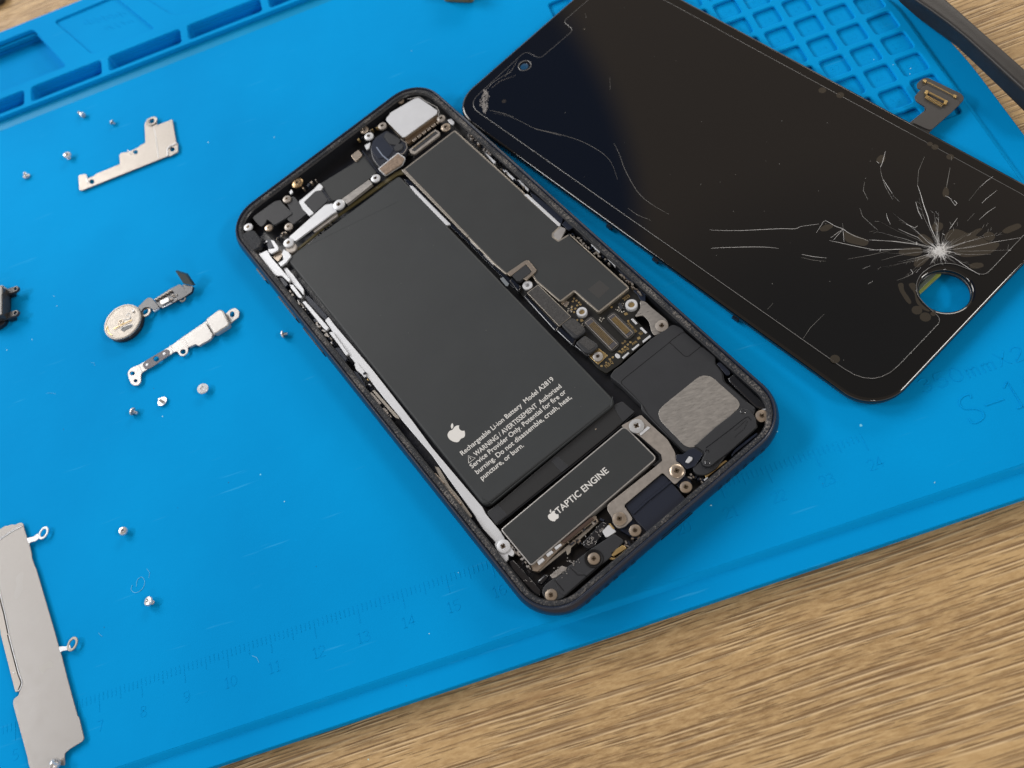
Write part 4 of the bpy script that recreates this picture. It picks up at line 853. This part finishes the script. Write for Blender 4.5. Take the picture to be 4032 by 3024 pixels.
fine = [cr(we,(-70,378),(0,382),(150,383),(300,376),(450,369),(550,370),(600,352),(725,335), r=0.062), cr(we,(-60,512),(0,508),(200,502),(330,503),(430,512), r=0.062),
 cr(we,(597,555),(680,572),(780,582), r=0.06), cr(we,(705,400),(740,345),(770,312),(840,350),(900,372),(930,395),(990,425),(1050,445),(1085,460), r=0.06), cr(we,(800,455),(870,470),(960,490),(1100,518),(1150,525), r=0.06),
 cr(we,(900,370),(850,405),(810,435)), cr(we,(900,372),(865,410),(830,450)), cr(we,(898,375),(903,420),(905,465)), cr(we,(1085,450),(1250,460),(1440,485)), cr(we,(1085,525),(1180,522),(1270,520),(1430,515)),
 cr(wcr,(500,635),(530,720),(570,860),(610,970),(640,1080),(690,1190),(725,1270), r=0.08), cr(wcr,(480,815),(510,920),(550,1000), r=0.06), cr(wcr,(130,575),(170,640),(225,725), r=0.06), cr(wcr,(160,940),(175,1000),(205,1060)),
 cr(wcr,(1320,540),(1250,590),(1180,655)), cr(wcr,(1365,690),(1250,780),(1200,830)), cr(wcr,(1350,870),(1260,930),(1170,1010)), cr(wcr,(935,990),(880,1070),(850,1110), r=0.06),
 cr(wcr,(290,1110),(400,1160),(500,1200),(560,1250)), cr(wcr,(370,1055),(430,1080),(470,1100),(500,1075), r=0.07), cr(wcr,(0,1232),(270,1245),(480,1275),(600,1305)), cr(wcr,(110,1340),(250,1332),(540,1325)),
 cr(wcr,(900,1330),(1100,1305),(1350,1250),(1620,1205)), cr(wcr,(860,1400),(960,1470),(1060,1540),(1180,1610), r=0.07), cr(wcr,(865,795),(910,855),(930,830),(900,800), r=0.08), cr(wcr,(800,750),(840,765),(870,790), r=0.07), cr(wcr,(95,440),(120,380),(150,265), r=0.08), cr(wcr,(55,375),(80,395), r=0.10),
 cr(wcr,(905,1378),(970,1392), r=0.12), cr(wcr,(490,1250),(490,1285), r=0.12), cr(wcr,(770,1160),(795,1175), r=0.11), cr(wcr,(100,1330),(90,1355), r=0.12), cr(wcr,(1040,1185),(1085,1160), r=0.06), cr(wcr,(1490,1340),(1515,1345), r=0.12),
 cr(we,(1040,660),(1095,640)), cr(we,(1080,770),(1115,750)), cr(wf,(800,505),(830,550),(815,575)), cr(wf,(930,480),(870,550))]
faint = [cr(wt,(355,820),(500,855),(650,930),(800,965),(980,1020),(1130,1100),(1210,1180),(1255,1300), r=0.045), cr(wt,(655,935),(760,960),(850,985), r=0.08), cr(wt,(1230,1040),(1270,1120),(1310,1230),(1400,1390),(1500,1480),(1630,1555)), cr(wt,(1330,1510),(1400,1560),(1500,1600)),
 cr(wt,(1020,100),(1030,130)), cr(wt,(1200,560),(1202,650)), cr(we,(595,578),(680,598),(775,606)), cr(wcr,(575,325),(510,480),(500,635)), cr(wcr,(855,440),(825,600),(815,660), r=0.07), cr(wcr,(870,320),(870,365), r=0.07),
 cr(wcr,(1120,940),(1040,1025)), cr(wcr,(110,1450),(290,1400),(460,1370),(600,1360)), cr(wcr,(900,1350),(1100,1352),(1490,1340)), cr(wcr,(900,1370),(1040,1390),(1300,1385)), cr(wcr,(95,450),(110,530),(150,650),(230,790)), cr(wcr,(230,740),(300,810)),
 cr(we,(1055,30),(1045,90),(1080,160)), cr(we,(1020,220),(1040,280),(1150,380)), cr(we,(350,955),(390,910)), cr(we,(610,1165),(660,1090),(760,990)), cr(we,(895,330),(900,372)), cr(we,(1290,745),(1380,710),(1440,660)), cr(wf,(20,380),(300,330),(640,250)), cr(wcr,(1180,650),(1060,800)), cr(wcr,(1490,1280),(1480,1340))]
cx0, cy0 = one(wcr, 745, 1350, ZC)
for i in range(46):                                                     # long branching splits running out of the impact
    a = rng.uniform(0, 2*math.pi); L = rng.uniform(3, 13); r0 = rng.uniform(0.8, 2.5); px, py = cx0+math.cos(a)*r0, cy0+math.sin(a)*r0; run = [(px, py, ZC)]; aa = a; ok = True
    n = int(L/0.8)+1
    for k in range(n):
        aa += rng.uniform(-0.10, 0.10); px += math.cos(aa)*0.8; py += math.sin(aa)*0.8
        loc = np.array([px, py])-DC; la, lb = loc@DE, loc@DN
        if math.hypot(la-60, lb) < 6.5 or abs(lb) > 28.2 or la > 63.3: break
        run.append((px, py, ZC))
        if rng.random() < 0.10: faint.append(([(px, py, ZC), (px+math.cos(aa+0.6)*0.9, py+math.sin(aa+0.6)*0.9, ZC)], 0.02))
    if len(run) > 2: (fine if rng.random() < 0.25 else faint).append((run, lambda t: 0.034*(1.02-t)))
for i in range(260):
    a = rng.uniform(0, 2*math.pi); L = 0.4+rng.random()**2*3.0; r0 = rng.uniform(0, 1.0)
    if -2.2 < ((a-DT-0) + math.pi) % (2*math.pi) - math.pi < 0.5 and False: continue
    dx, dy = math.cos(a), math.sin(a); px, py = cx0+dx*r0, cy0+dy*r0
    loc = np.array([px+dx*L, py+dy*L])-DC
    la, lb = loc@DE, loc@DN
    if math.hypot(la-60, lb) < 6.4: L *= 0.35
    j = rng.uniform(-0.12, 0.12)
    (fine if rng.random() < 0.7 else faint).append(([(px, py, ZC), (px+dx*L*0.5-dy*j, py+dy*L*0.5+dx*j, ZC), (px+dx*L, py+dy*L, ZC)], lambda t: 0.038*(1.05-t)))
for i in range(130):
    px, py = cx0+rng.gauss(0, 0.85), cy0+rng.gauss(0, 0.7); a = rng.uniform(0, 3.14); l = rng.uniform(0.15, 0.6)
    fine.append(([(px, py, ZC), (px+l*math.cos(a), py+l*math.sin(a), ZC+0.02)], lambda t: 0.05))
for i in range(34):                                                     # specks of dust and flakes on the film
    la, lb = rng.uniform(-60, 62), rng.uniform(-27, 27)
    if math.hypot(la-60, lb) < 7: continue
    px, py = dp(la, lb); a = rng.uniform(0, 3.14); l = rng.uniform(0.05, 0.25)
    faint.append(([(px, py, ZC), (px+l*math.cos(a), py+l*math.sin(a), ZC)], lambda t: 0.045))
tube('crack_lines', fine, M_CRACK, prot, 0.05, 0); tube('faint_cracks', faint, M_CRACKD, prot, 0.05, 0)
# crumbled corner
cb = []
for i in range(330):
    t = rng.random(); wv = math.sin(math.pi*min(1, t*0.9+0.08)); x = 258+8*math.cos(t*6)+(0.15+rng.random())*52*wv+(40*(0.5-t) if t < 0.5 else (t-0.5)*50); y = 655+165*t
    px, py = one(wt, x+rng.uniform(-8,8), y+rng.uniform(-8,8), ZC)
    cb.append((px, py, 3.40, 3.425+rng.uniform(0, 0.10)*rng.random(), rng.uniform(0.08,0.42), rng.uniform(0.06,0.22), rng.uniform(0,3.14)))
boxes('crumbled_glass', cb, mat('crumbled_glass', (0.26,0.25,0.24), 0.3, 0, 0.8, var=0.5, vscale=2500), prot)
tube('crack_lines', [cr(wt,(300,655),(350,600),(430,550),(480,520),(530,435)), cr(wt,(340,640),(400,590),(520,545)), cr(wt,(440,560),(470,500)), cr(wt,(330,800),(420,820),(500,850))], mat('crack_mid', (0.32,0.31,0.29), 0.3, 0, 0.7), prot, 0.05, 0)
bub = []
def bl(w, *pts): bub.append((at(w(*pts), ZC), ZC+0.004, 0.012))
bl(wcr,(505,1170),(560,1160),(640,1210),(690,1270),(600,1290),(520,1240)); bl(wcr,(290,1350),(350,1320),(470,1308),(540,1310),(560,1370),(500,1405),(380,1400),(300,1385))
bl(wcr,(470,1430),(530,1405),(600,1400),(640,1420),(560,1500),(500,1535),(455,1510)); bl(wcr,(790,1180),(870,1110),(960,1115),(1050,1160),(1080,1150),(1150,1105),(1220,1100),(1120,1190),(1200,1195),(1260,1250),(1390,1260),(1390,1290),(1320,1370),(1200,1400),(1000,1420),(900,1380),(860,1250),(800,1220))
bl(wcr,(1410,1140),(1470,1090),(1600,1045),(1640,1080),(1600,1110),(1470,1165)); bl(wcr,(1060,1500),(1120,1475),(1210,1480),(1225,1520),(1140,1545),(1070,1535)); bl(wcr,(660,1060),(720,1030),(780,1050),(775,1110),(720,1150),(650,1120))
bl(wf,(640,690),(680,670),(715,690),(715,760),(790,870),(815,920),(790,945),(740,900),(660,770)); bl(wf,(770,690),(820,670),(870,690),(860,740),(870,830),(930,940),(1040,1020),(1030,1035),(960,1010),(870,930),(850,800),(800,740))
bl(we,(725,370),(770,338),(820,338),(828,355),(780,388),(740,390)); bl(we,(905,385),(940,400),(1080,450),(1085,480),(1050,498),(910,465)); bl(wcr,(60,330),(110,298),(155,320),(140,380),(100,400),(45,385)); bl(wcr,(780,680),(810,640),(840,680),(845,745),(790,770),(768,730))
for w, x, y, rx in ((wcr,1280,1190,1.15), (wcr,690,218,0.75), (wcr,855,325,0.8), (wcr,635,185,0.6), (wf,880,1015,1.05), (wf,985,1100,1.1), (wf,1080,1062,0.5), (we,840,1315,1.0), (wd,748,655,0.9), (wd,878,690,0.9), (wt,432,735,0.6), (wt,1015,210,0.35)):
    q = one(w, x, y, ZC); bub.append((circ(q[0], q[1], rx, 16), ZC+0.004, 0.012))
for b_ in bub: plate('air_pocket', b_[0], b_[1], b_[2], M_BUB, prot, r=1.2, bev=0.0)
# flat cable with gold connectors
fl = P('flex_cable', wh, [(430,1320),(580,1200),(580,1165),(480,1100),(465,1050),(540,972),(500,965),(490,930),(500,900),(560,850),(612,846),(980,1020),(1005,1060),(1000,1090),(870,1220),(640,1425),(560,1520),(320,1400)], 1.9, 0.3, M_FLEX, r=0.6, bev=0.08, parent=scr)
P('front_leaf', wh, [(440,1330),(592,1205),(592,1165),(488,1102),(468,1050),(560,940),(600,925),(960,1100),(965,1130),(870,1220),(640,1420)], 2.25, 0.3, M_FLEX, r=0.8, bev=0.08, parent=fl)
kk = [([one(wh,*q_,2.2) for q_ in s], 2.45, 0.5) for s in ([(555,885),(570,870),(602,880),(590,908)], [(885,1055),(898,1035),(930,1048),(915,1075)])]
plates('gold_tabs', kk, M_GOLD, fl, 0.05, 0.05)
kk = [([one(wh,*q_,2.5) for q_ in s], 2.75, 0.5) for s in ([(572,1015),(590,988),(620,995),(600,1035)], [(780,1130),(800,1095),(830,1105),(810,1145)])]
plates('gold_tabs', kk, M_GOLD, fl, 0.05, 0.05)
def pinrow(w, a, b, n, z, l=0.45, wd_=0.16):
    A, B = Vector(one(w, *a, z)), Vector(one(w, *b, z)); ang = math.atan2(B.y-A.y, B.x-A.x)
    return [(*A.lerp(B, i/(n-1)), z-0.15, z, wd_, l, ang+0.15) for i in range(n)]
boxes('gold_pins', pinrow(wh,(612,895),(885,1035),24,2.35,0.4)+pinrow(wh,(635,1008),(805,1095),16,2.65,0.5)+pinrow(wh,(590,1055),(760,1150),14,2.6,0.75), M_GOLD, fl)
tube('connector_rail', [[(*one(wh,x,y,2.5),2.5) for x,y in ((598,1040),(620,1000),(800,1098),(785,1140),(598,1040))]], M_GOLD, fl, 0.09)

# ================================================================== LOOSE PARTS
def T(name, w, x, y, label, cat, group=None):
    q = one(w, x, y, 0); return thing(name, q[0], q[1], 0, label, cat, group)
# stepped bracket, upper left
b1 = T('shield_bracket', wa, 1000, 1150, 'stepped flat steel bracket with four screw holes, lying under the mat tray', 'bracket', 'removed metal brackets')
def eh(cx, cy, rx, ry, n=12): return [(cx+rx*math.cos(2*math.pi*i/n), cy+ry*math.sin(2*math.pi*i/n)) for i in range(n)]
P('plate', wa, [(568,1278),(572,1270),(622,1262),(629,1296),(680,1277),(695,1262),(870,1190),(865,1125),(880,1108),(935,1100),(1000,1070),(1020,1052),(1055,1035),(1048,900),(1068,862),(1105,846),(1135,860),(1138,908),(1250,865),(1277,1028),(1290,1040),(1293,1100),(1240,1130),(1210,1135),(590,1383),(574,1376)], 0.75, 0.3, M_SIL2, r=0.25, bev=0.06, parent=b1,
  holes=[eh(1103,880,20,16), eh(983,1103,17,15), eh(666,1318,19,17), eh(1250,1083,18,16)])
line(wa, [(1116,912),(1128,980),(1140,1060),(1150,1150)], 0.76, b1, 0.10, M_SILW, 'crease')
line(wa, [(1285,1040),(1240,1058),(1215,1080),(1218,1132)], 0.80, b1, 0.20, M_SILW, 'formed_tab')
line(wa, [(628,1268),(632,1300),(640,1330)], 0.80, b1, 0.12, M_SILW, 'formed_tab')
line(wa, [(925,1090),(945,1105),(950,1118)], 0.80, b1, 0.14, M_SILW, 'formed_tab')
lathe('screw_ring', [(0.95,0.7),(1.6,0.75),(1.75,0.95),(1.6,1.05),(0.95,1.0)], *one(wa,1103,880,0.9), M_SIL2, b1, 20)
# long stepped bracket
b2 = T('cable_bracket', wb_, 1330, 850, 'long stepped steel bracket with a dark oval pad, beside the removed home button', 'bracket', 'removed metal brackets')
P('plate', wb_, [(925,1050),(935,1028),(950,1012),(1002,990),(1015,985),(1240,850),(1335,780),(1540,640),(1640,618),(1650,605),(1682,580),(1712,576),(1737,600),(1733,640),(1700,665),(1672,690),(1560,765),(1540,795),(1440,850),(1420,840),(1365,860),(1362,900),(1335,925),(1305,922),(1285,890),(1265,895),(1030,1045),(1022,1060),(1022,1110),(1005,1135),(975,1140),(950,1125),(935,1090)], 0.8, 0.3, M_SIL1, r=0.35, bev=0.06, parent=b2,
  holes=[eh(1685,622,17,22), eh(1328,893,20,18), eh(1133,945,22,20), eh(960,1050,19,15), eh(984,1104,14,12)])
P('middle_step', wb_, [(1330,785),(1492,680),(1545,770),(1530,800),(1440,852),(1420,838),(1368,862)], 1.4, 0.7, M_SIL1, r=0.4, bev=0.12, parent=b2)
P('raised_block', wb_, [(1495,655),(1590,585),(1618,592),(1662,690),(1652,705),(1560,762),(1545,755),(1495,670)], 2.3, 1.6, M_SIL1, r=0.5, bev=0.3, parent=b2)
P('oval_pad', wb_, [(1035,985),(1050,962),(1180,885),(1215,872),(1232,890),(1228,918),(1105,1005),(1065,1022),(1040,1010)], 0.9, 0.12, mat('dark_adhesive', (0.075,0.072,0.09), 0.5), r=1.0, parent=b2, holes=[eh(1133,945,22,20)])
for x, y in ((1068,988),(1193,908)): lathe('rivet', [(0.42,0.88),(0.40,0.98),(0.2,1.04),(0,1.05)], *one(wb_,x,y,0.95), M_SILW, b2, 14)
line(wb_, [(1235,848),(1255,898)], 0.82, b2, 0.12, M_SILW, 'crease'); line(wb_, [(1008,992),(1030,1045)], 0.82, b2, 0.10, M_SILW, 'crease')
# home button
hb = T('home_button', whb, 370, 900, 'round silver backed home button with a black flex tail on the blue mat', 'home button')
hx, hy = one(whb, 372, 868, 2.2)
lathe('button_body', [(5.0,0.05),(5.25,0.3),(5.25,1.0),(5.05,1.2),(5.2,1.4),(5.2,1.6)], hx, hy, M_BLKG, hb, 48)
lathe('metal_back', [(5.15,1.5),(5.28,1.75),(5.2,2.05),(4.85,2.1),(4.75,2.0),(0,2.0)], hx, hy, mat('button_steel', (0.29,0.265,0.235), 0.42, 0.5, 0.5, var=0.16, vscale=700, bump=0.02, bscale=500), hb, 48)
P('slot', whb, [(358,975),(375,955),(500,915),(518,925),(515,950),(390,1015),(368,1005)], 2.06, 0.12, mat('slot_grey', (0.03,0.03,0.035), 0.4), r=0.3, parent=hb)
line(whb, [(350,985),(360,965),(480,915),(515,910),(522,930)], 2.08, hb, 0.10, M_SILW, 'slot_rim')
line(whb, [(250,975),(400,900),(515,845)], 2.06, hb, 0.10, M_GOLD, 'gold_trace'); line(whb, [(265,990),(400,925),(515,865)], 2.06, hb, 0.08, M_BRASS, 'gold_trace')
line(whb, [(310,910),(330,890),(320,870),(350,845),(385,860),(380,900),(345,905),(330,880),(360,860)], 2.07, hb, 0.11, M_BRASS, 'solder_blob')
line(whb, [(400,840),(480,835),(495,800),(470,740),(430,790)], 2.05, hb, 0.09, M_SILW, 'foil_ridge'); line(whb, [(130,1000),(160,940),(180,1040),(230,1070)], 2.06, hb, 0.12, M_GOLD, 'solder_blob')
line(whb, [(520,700),(540,715),(525,735),(545,720)], 2.2, hb, 0.14, M_SILW, 'solder_blob')
P('flex_tail', whb, [(560,700),(640,620),(720,540),(760,520),(800,528),(840,570),(900,650),(888,672),(838,705),(820,700),(765,660),(690,665),(640,730),(600,812),(548,808),(528,752)], 1.6, 0.4, M_NAVY, r=0.6, parent=hb)
lathe('eyelet', [(0.85,0.9),(1.5,0.95),(1.6,1.15),(1.45,1.25),(0.9,1.2),(0.85,0.9)], *one(whb,712,730,1.1), M_SIL2, hb, 22)
P('flex_board', whb, [(835,545),(1065,395),(1210,325),(1300,400),(1345,470),(1210,550),(1100,600),(965,672),(900,655)], 1.3, 0.4, M_NAVY, r=0.4, parent=hb)
P('fold_foot', whb, [(815,705),(900,655),(905,672),(835,722)], 1.5, 0.5, M_SILW, r=0.1, parent=hb)
P('silver_chip', whb, [(918,570),(1030,515),(1055,545),(1045,575),(950,625),(925,612)], 2.1, 0.8, M_SIL1, r=0.2, parent=hb)
hbp = []
for i in range(10): hbp.append((*one(whb, 850+i*25, 545-i*15+(i % 2)*10, 1.9), 1.2, 1.9, 0.5, 0.35, rng.uniform(0,1.5)))
for i in range(12): hbp.append((*one(whb, 1080+rng.uniform(-20,90), 505+rng.uniform(-35,45), 1.7), 1.2, 1.6, 0.35, 0.25, rng.uniform(0,1.5)))
boxes('tiny_components', hbp, M_SIL2, hb)
line(whb, [(960,668),(1020,640),(1095,600)], 1.6, hb, 0.15, M_SILW, 'edge_foil')
lathe('eyelet', [(0.45,0.9),(0.9,0.95),(0.9,1.15),(0.45,1.15),(0.45,0.9)], *one(whb,1255,545,1.0), M_FLEX, hb, 18)
def quad3(name, tops, thick, m, par):
    bm = bmesh.new(); A = [bm.verts.new((*one(w, x, y, z), z)) for w, x, y, z in tops]
    nrm = (A[1].co-A[0].co).cross(A[3].co-A[0].co).normalized()
    B = [bm.verts.new(v.co-nrm*thick*(1 if nrm.z > 0 else -1)) for v in A]
    bm.faces.new(A); bm.faces.new(B[::-1])
    for i in range(4): bm.faces.new((A[i], A[(i+1) % 4], B[(i+1) % 4], B[i]))
    bmesh.ops.recalc_face_normals(bm, faces=bm.faces); bmesh.ops.bevel(bm, geom=bm.edges[:], offset=0.06, segments=1, affect='EDGES')
    me = bpy.data.meshes.new(name); bm.to_mesh(me); bm.free(); return finish(me, name, m, par)
quad3('connector_head', [(whb,1140,135,4.6),(whb,1295,185,4.2),(whb,1410,352,2.0),(whb,1262,322,2.2)], 0.9, mat('teal_dark', (0.02,0.035,0.04), 0.22, 0, 0.7), hb)
P('flex_bend', whb, [(1240,335),(1290,330),(1405,355),(1380,440),(1320,480),(1290,420)], 1.8, 0.8, M_NAVY, r=0.4, parent=hb)
# black module at the left edge
ep = T('speaker_module', wl, 50, 700, 'black plastic module with two screw lugs, cut off by the left edge of the photo', 'phone part')
P('base', wl, [(-500,330),(40,292),(75,300),(205,400),(225,600),(215,900),(190,1130),(110,1330),(-60,1450),(-500,1600)], 1.4, 1.35, M_BLKG, r=0.5, bev=0.15, parent=ep)
P('body', wl, [(-500,300),(0,300),(68,320),(75,470),(60,560),(60,1090),(0,1120),(-500,1200)], 4.2, 2.8, mat('warm_black', (0.032,0.028,0.025), 0.36), r=0.3, bev=0.25, parent=ep)
P('rib', wl, [(85,510),(130,490),(132,870),(115,915),(85,860)], 3.3, 2.0, M_BLK, r=0.2, parent=ep)
for (a, b) in (((190,470),(420,395)), ((200,1120),(415,1050))):
    A, B = one(wl, *a, 2.4), one(wl, *b, 2.4)
    lug = finish(curve_mesh([stad(A, B, 0.95), hole(circ(B[0], B[1], 0.52, 16))], 2.4, 0.8, 0.12), 'screw_lug', M_BLK, ep)
    lathe('lug_rim', [(0.55,2.3),(0.6,2.46),(0.72,2.46),(0.78,2.38)], B[0], B[1], mat('lug_grey', (0.13,0.115,0.10), 0.35), lug, 18)
    plate('lug_foot', [(A[0]-0.6,A[1]-0.7),(A[0]+1.2,A[1]-0.7),(A[0]+1.2,A[1]+0.7),(A[0]-0.6,A[1]+0.7)], 2.3, 2.25, M_BLKG, ep, r=0.2)
# large shield plate
b3 = T('shield_plate', wp2, 500, 700, 'large grey sheet steel shield with two ring tabs, at the lower left on the ruler', 'metal plate', 'removed metal brackets')
P('sheet', [(wp1, [(-300,480),(-100,330),(0,280),(60,240),(110,235),(150,218),(200,225),(240,200),(280,195),(298,215),(302,250),(345,395),(375,465),(408,610),(408,650),(450,770),(466,800),(715,1650)]), (wp2, [(725,150),(750,220),(830,540),(917,860),(960,1015),(977,1030),(1040,1290),(1020,1322),(860,1420),(805,1470),(795,1510),(800,1600),(795,1622),(740,1618),(600,1760),(420,1750),(362,1615),(345,1520),(172,880),(166,820),(190,785),(232,762),(245,715),(288,600),(240,480),(115,0)]), (wp1, [(0,1080),(-300,300)])], 0.85, 0.25, mat('matte_steel', (0.255,0.243,0.232), 0.42, 0.55, 0.5, var=0.035, vscale=500, bump=0.003, bscale=2200, rvar=0.06), r=0.3, bev=0.08, parent=b3)
P('lower_flange', [(wp1, [(-260,500),(0,1120),(120,1659)]), (wp2, [(235,480),(272,600),(235,700),(190,715),(8,0)]), (wp1, [(0,1590),(-300,900)])], 0.55, 0.25, M_SIL2, r=0.2, parent=b3)
line(wp1, [(-120,600),(0,1100),(70,1400),(122,1640)], 0.86, b3, 0.12, M_SILW, 'bright_fold'); line(wp2, [(112,0),(235,470),(278,590),(262,650),(232,700)], 0.86, b3, 0.12, M_SILW, 'bright_fold')
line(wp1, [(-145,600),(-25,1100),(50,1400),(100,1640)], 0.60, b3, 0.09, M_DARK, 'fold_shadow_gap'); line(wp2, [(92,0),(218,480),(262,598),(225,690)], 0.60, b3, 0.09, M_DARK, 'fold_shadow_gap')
line(wp1, [(-60,445),(0,415),(130,325),(296,235)], 0.87, b3, 0.13, M_SILW, 'crease'); line(wp1, [(-60,430),(0,398),(130,308),(280,225)], 0.87, b3, 0.06, M_SILW, 'crease')
for w, c, st in ((wp1, (565,325), [(345,395),(380,385),(438,373),(490,330),(520,380),(500,405),(460,435),(400,448),(375,468)]), (wp2, (900,112), [(728,152),(760,140),(828,145),(850,90),(880,150),(870,185),(820,192),(775,200),(750,220)])):
    tb = P('ring_tab', w, st, 1.0, 0.25, M_SILW, r=0.3, parent=b3)
    q = one(w, *c, 1.0); a_ = math.radians(58)
    rx = 1.55; out = circ(q[0], q[1], 1.22, 28, 1.62, a_); inn = circ(q[0], q[1], 0.72, 24, 1.0, a_)
    finish(curve_mesh([out, hole(inn)], 1.05, 0.3, 0.08), 'ring', M_SILW if c[0] == 565 else M_SIL2, tb)
P('pin_holes', wp2, [(155,465),(172,462),(178,478),(160,482)], 0.62, 0.1, M_SILW, r=0.2, parent=b3)
P('adhesive_smear', wp2, [(480,410),(560,360),(620,320),(655,345),(660,410),(610,405),(560,440),(540,490),(500,450)], 0.858, 0.012, mat('smear', (0.29,0.28,0.265), 0.5, 0.5), r=0.6, parent=b3)
P('adhesive_smear', wp1, [(240,860),(300,830),(310,880),(290,960),(300,1060),(250,1160),(200,1200),(180,1120),(220,1000),(200,930)], 0.858, 0.012, mat('smear2', (0.27,0.26,0.25), 0.46, 0.55), r=0.6, parent=b3)

# ---- loose screws
M_SCR = mat('screw_steel', (0.62, 0.62, 0.63), 0.26, 0.7)
def make_screw(R, hh, r, L, m, dome):
    root = bpy.data.objects.new('loose_screw', None); C.objects.link(root); root.empty_display_size = 0.003
    hd = lathe('head', [(r, 0), (R, 0.0), (R*1.0, hh*0.55), (R*0.86, hh), (R*0.45, hh+dome), (R*0.32, hh*0.55), (0, hh*0.5)], 0, 0, m, None, 26); hd.parent = root
    pr = [(0, -L), (r*0.6, -L)]; n = int(L/0.16)
    for i in range(n*2+1): pr.append((r*(1.0 if i % 2 else 0.78), -L+0.1+(L-0.1)*i/(n*2)))
    sf = lathe('thread', pr, 0, 0, M_SCR, None, 16); sf.parent = root
    return root
def copy_tree(o, parent=None):
    c = o.copy(); C.objects.link(c); c.parent = parent
    for ch_ in list(o.children): copy_tree(ch_, c)
    return c
flat = make_screw(1.4, 0.35, 0.45, 1.3, M_SILW, 0.02); pan = make_screw(1.05, 0.5, 0.45, 1.2, M_SCR, 0.12); longs = make_screw(0.85, 0.6, 0.42, 2.4, M_SCR, 0.05)
used = set()
def put(proto, px, py, nrm, z, label, sc=1.0):
    o = proto if proto.name not in used else copy_tree(proto); used.add(proto.name)
    x, y = bp(px, py, z); o.location = (x*MM, y*MM, z*MM); o.scale = (sc,)*3
    o.rotation_euler = Vector(nrm).to_track_quat('Z', 'Y').to_euler()
    return tag(o, label, 'screw', 'loose screws on the blue mat')
put(longs, 324, 452, (0.55,-0.80,0.08), 0.85, 'long bright screw lying on its side just below the mat trays')
put(pan, 442, 482, (-0.55,0.5,0.35), 0.8, 'tiny screw tipped over between the long screw and the stepped bracket', 0.72)
put(pan, 266, 612, (0.25,0.1,0.9), 1.15, 'dark domed screw standing left of the stepped bracket', 1.1)
put(pan, 103, 692, (-0.15,-0.25,-0.9), 0.55, 'small pale screw upside down near the left edge, above the black module', 0.98)
put(pan, 1116, 1316, (-0.95,0.1,0.18), 0.9, 'small screw on its side next to the phone side buttons', 0.9)
put(flat, 799, 1531, (0.12,-0.05,0.98), 1.1, 'broad white flat headed screw, head up, right of the long bracket')
put(flat, 638, 1580, (0.05,-0.12,-0.97), 0.42, 'broad pale screw with its thread pointing up, between two other screws', 0.92)
put(pan, 524, 1621, (-0.75,0.55,0.30), 0.85, 'small screw tipped on its side, lowest of the three below the long bracket', 0.98)
put(pan, 486, 2092, (0.15,0.05,0.97), 0.95, 'pan head screw, head up, right of the shield plate upper ring tab')
put(pan, 587, 2368, (-0.25,0.12,0.92), 0.95, 'pan head screw, head up, above the ruler number 9', 1.05)
put(longs, 215, 3010, (0.8,0.45,0.35), 1.9, 'shiny screw under the lower end of the shield plate, cut by the photo edge', 1.35)

# ---- black rubber bar, upper right
def bar():
    Lf = [(160,-160),(320,0),(480,140),(700,300),(880,425),(1100,640),(1380,910),(1659,1175),(1950,1460)]
    Rd = [(300,-150),(480,0),(640,105),(840,250),(1020,395),(1240,590),(1450,780),(1659,970),(1950,1230)]
    Rt = [(640,-150),(820,0),(960,120),(1130,275),(1270,400),(1400,515),(1530,630),(1659,745),(1950,1000)]
    secs = []
    for a, b, c in zip(Lf, Rd, Rt):
        A = Vector((*one(wh, *a, 1.8), 1.8)); B = Vector((*one(wh, *b, 6.2), 6.2)); Cc = Vector((*one(wh, *c, 6.0), 6.0))
        d = (Cc-A); d.z = 0; d.normalize(); 
        ctl = [A+d*1.6+Vector((0,0,-1.7)), A+d*0.3+Vector((0,0,-0.9)), A, A.lerp(B,0.5)-d*0.25+Vector((0,0,0.5)), B, B.lerp(Cc,0.35)+Vector((0,0,0.12)), Cc.lerp(B,0.12)+Vector((0,0,0.05)), Cc+Vector((0,0,-0.8)), Cc+Vector((0,0,-5.9))]
        sm = smooth_run3(ctl); secs.append(sm)
    bm = bmesh.new(); R_ = [[bm.verts.new(v) for v in s] for s in secs]
    for A, B in zip(R_, R_[1:]):
        n = len(A)
        for i in range(n): bm.faces.new((A[i], A[(i+1) % n], B[(i+1) % n], B[i]))
    bm.faces.new(R_[0]); bm.faces.new(R_[-1][::-1]); bmesh.ops.recalc_face_normals(bm, faces=bm.faces)
    me = bpy.data.meshes.new('rubber_bar'); bm.to_mesh(me); bm.free(); return me
def smooth_run3(r):
    out = []
    for i in range(len(r)-1):
        p0 = r[max(i-1,0)]; p1 = r[i]; p2 = r[i+1]; p3 = r[min(i+2,len(r)-1)]
        for s in range(3):
            t = s/3; out.append(0.5*((2*p1)+(-p0+p2)*t+(2*p0-5*p1+4*p2-p3)*t*t+(-p0+3*p1-3*p2+p3)*t**3))
    out.append(r[-1]); return out
tag(finish(bar(), 'rubber_bar', M_RUB, None, 70), 'thick black rubber bar lying across the upper right corner of the mat', 'bar')
# ---- brass block and dark stick just in view at the top
blk = plate('wooden_block', at([(1724,-200),(1728,-50),(1738,-44),(1838,-40),(1852,-47),(1862,-200)], 5), 5, 4.95, mat('brass_wood', (0.20,0.135,0.055), 0.4, 0.2, var=0.3, vscale=400), None, r=0.8, bev=0.6)
tag(blk, 'brown block end poking in at the top edge of the photo, on the mat', 'block')
stk = plate('dark_stick', at([(-160,-90),(14,-90),(2,-12),(-160,60)], -1), -1, 3.0, M_RUB, None, r=2, bev=0.8)
tag(stk, 'blurred dark object end on the table in the top left corner', 'tool')
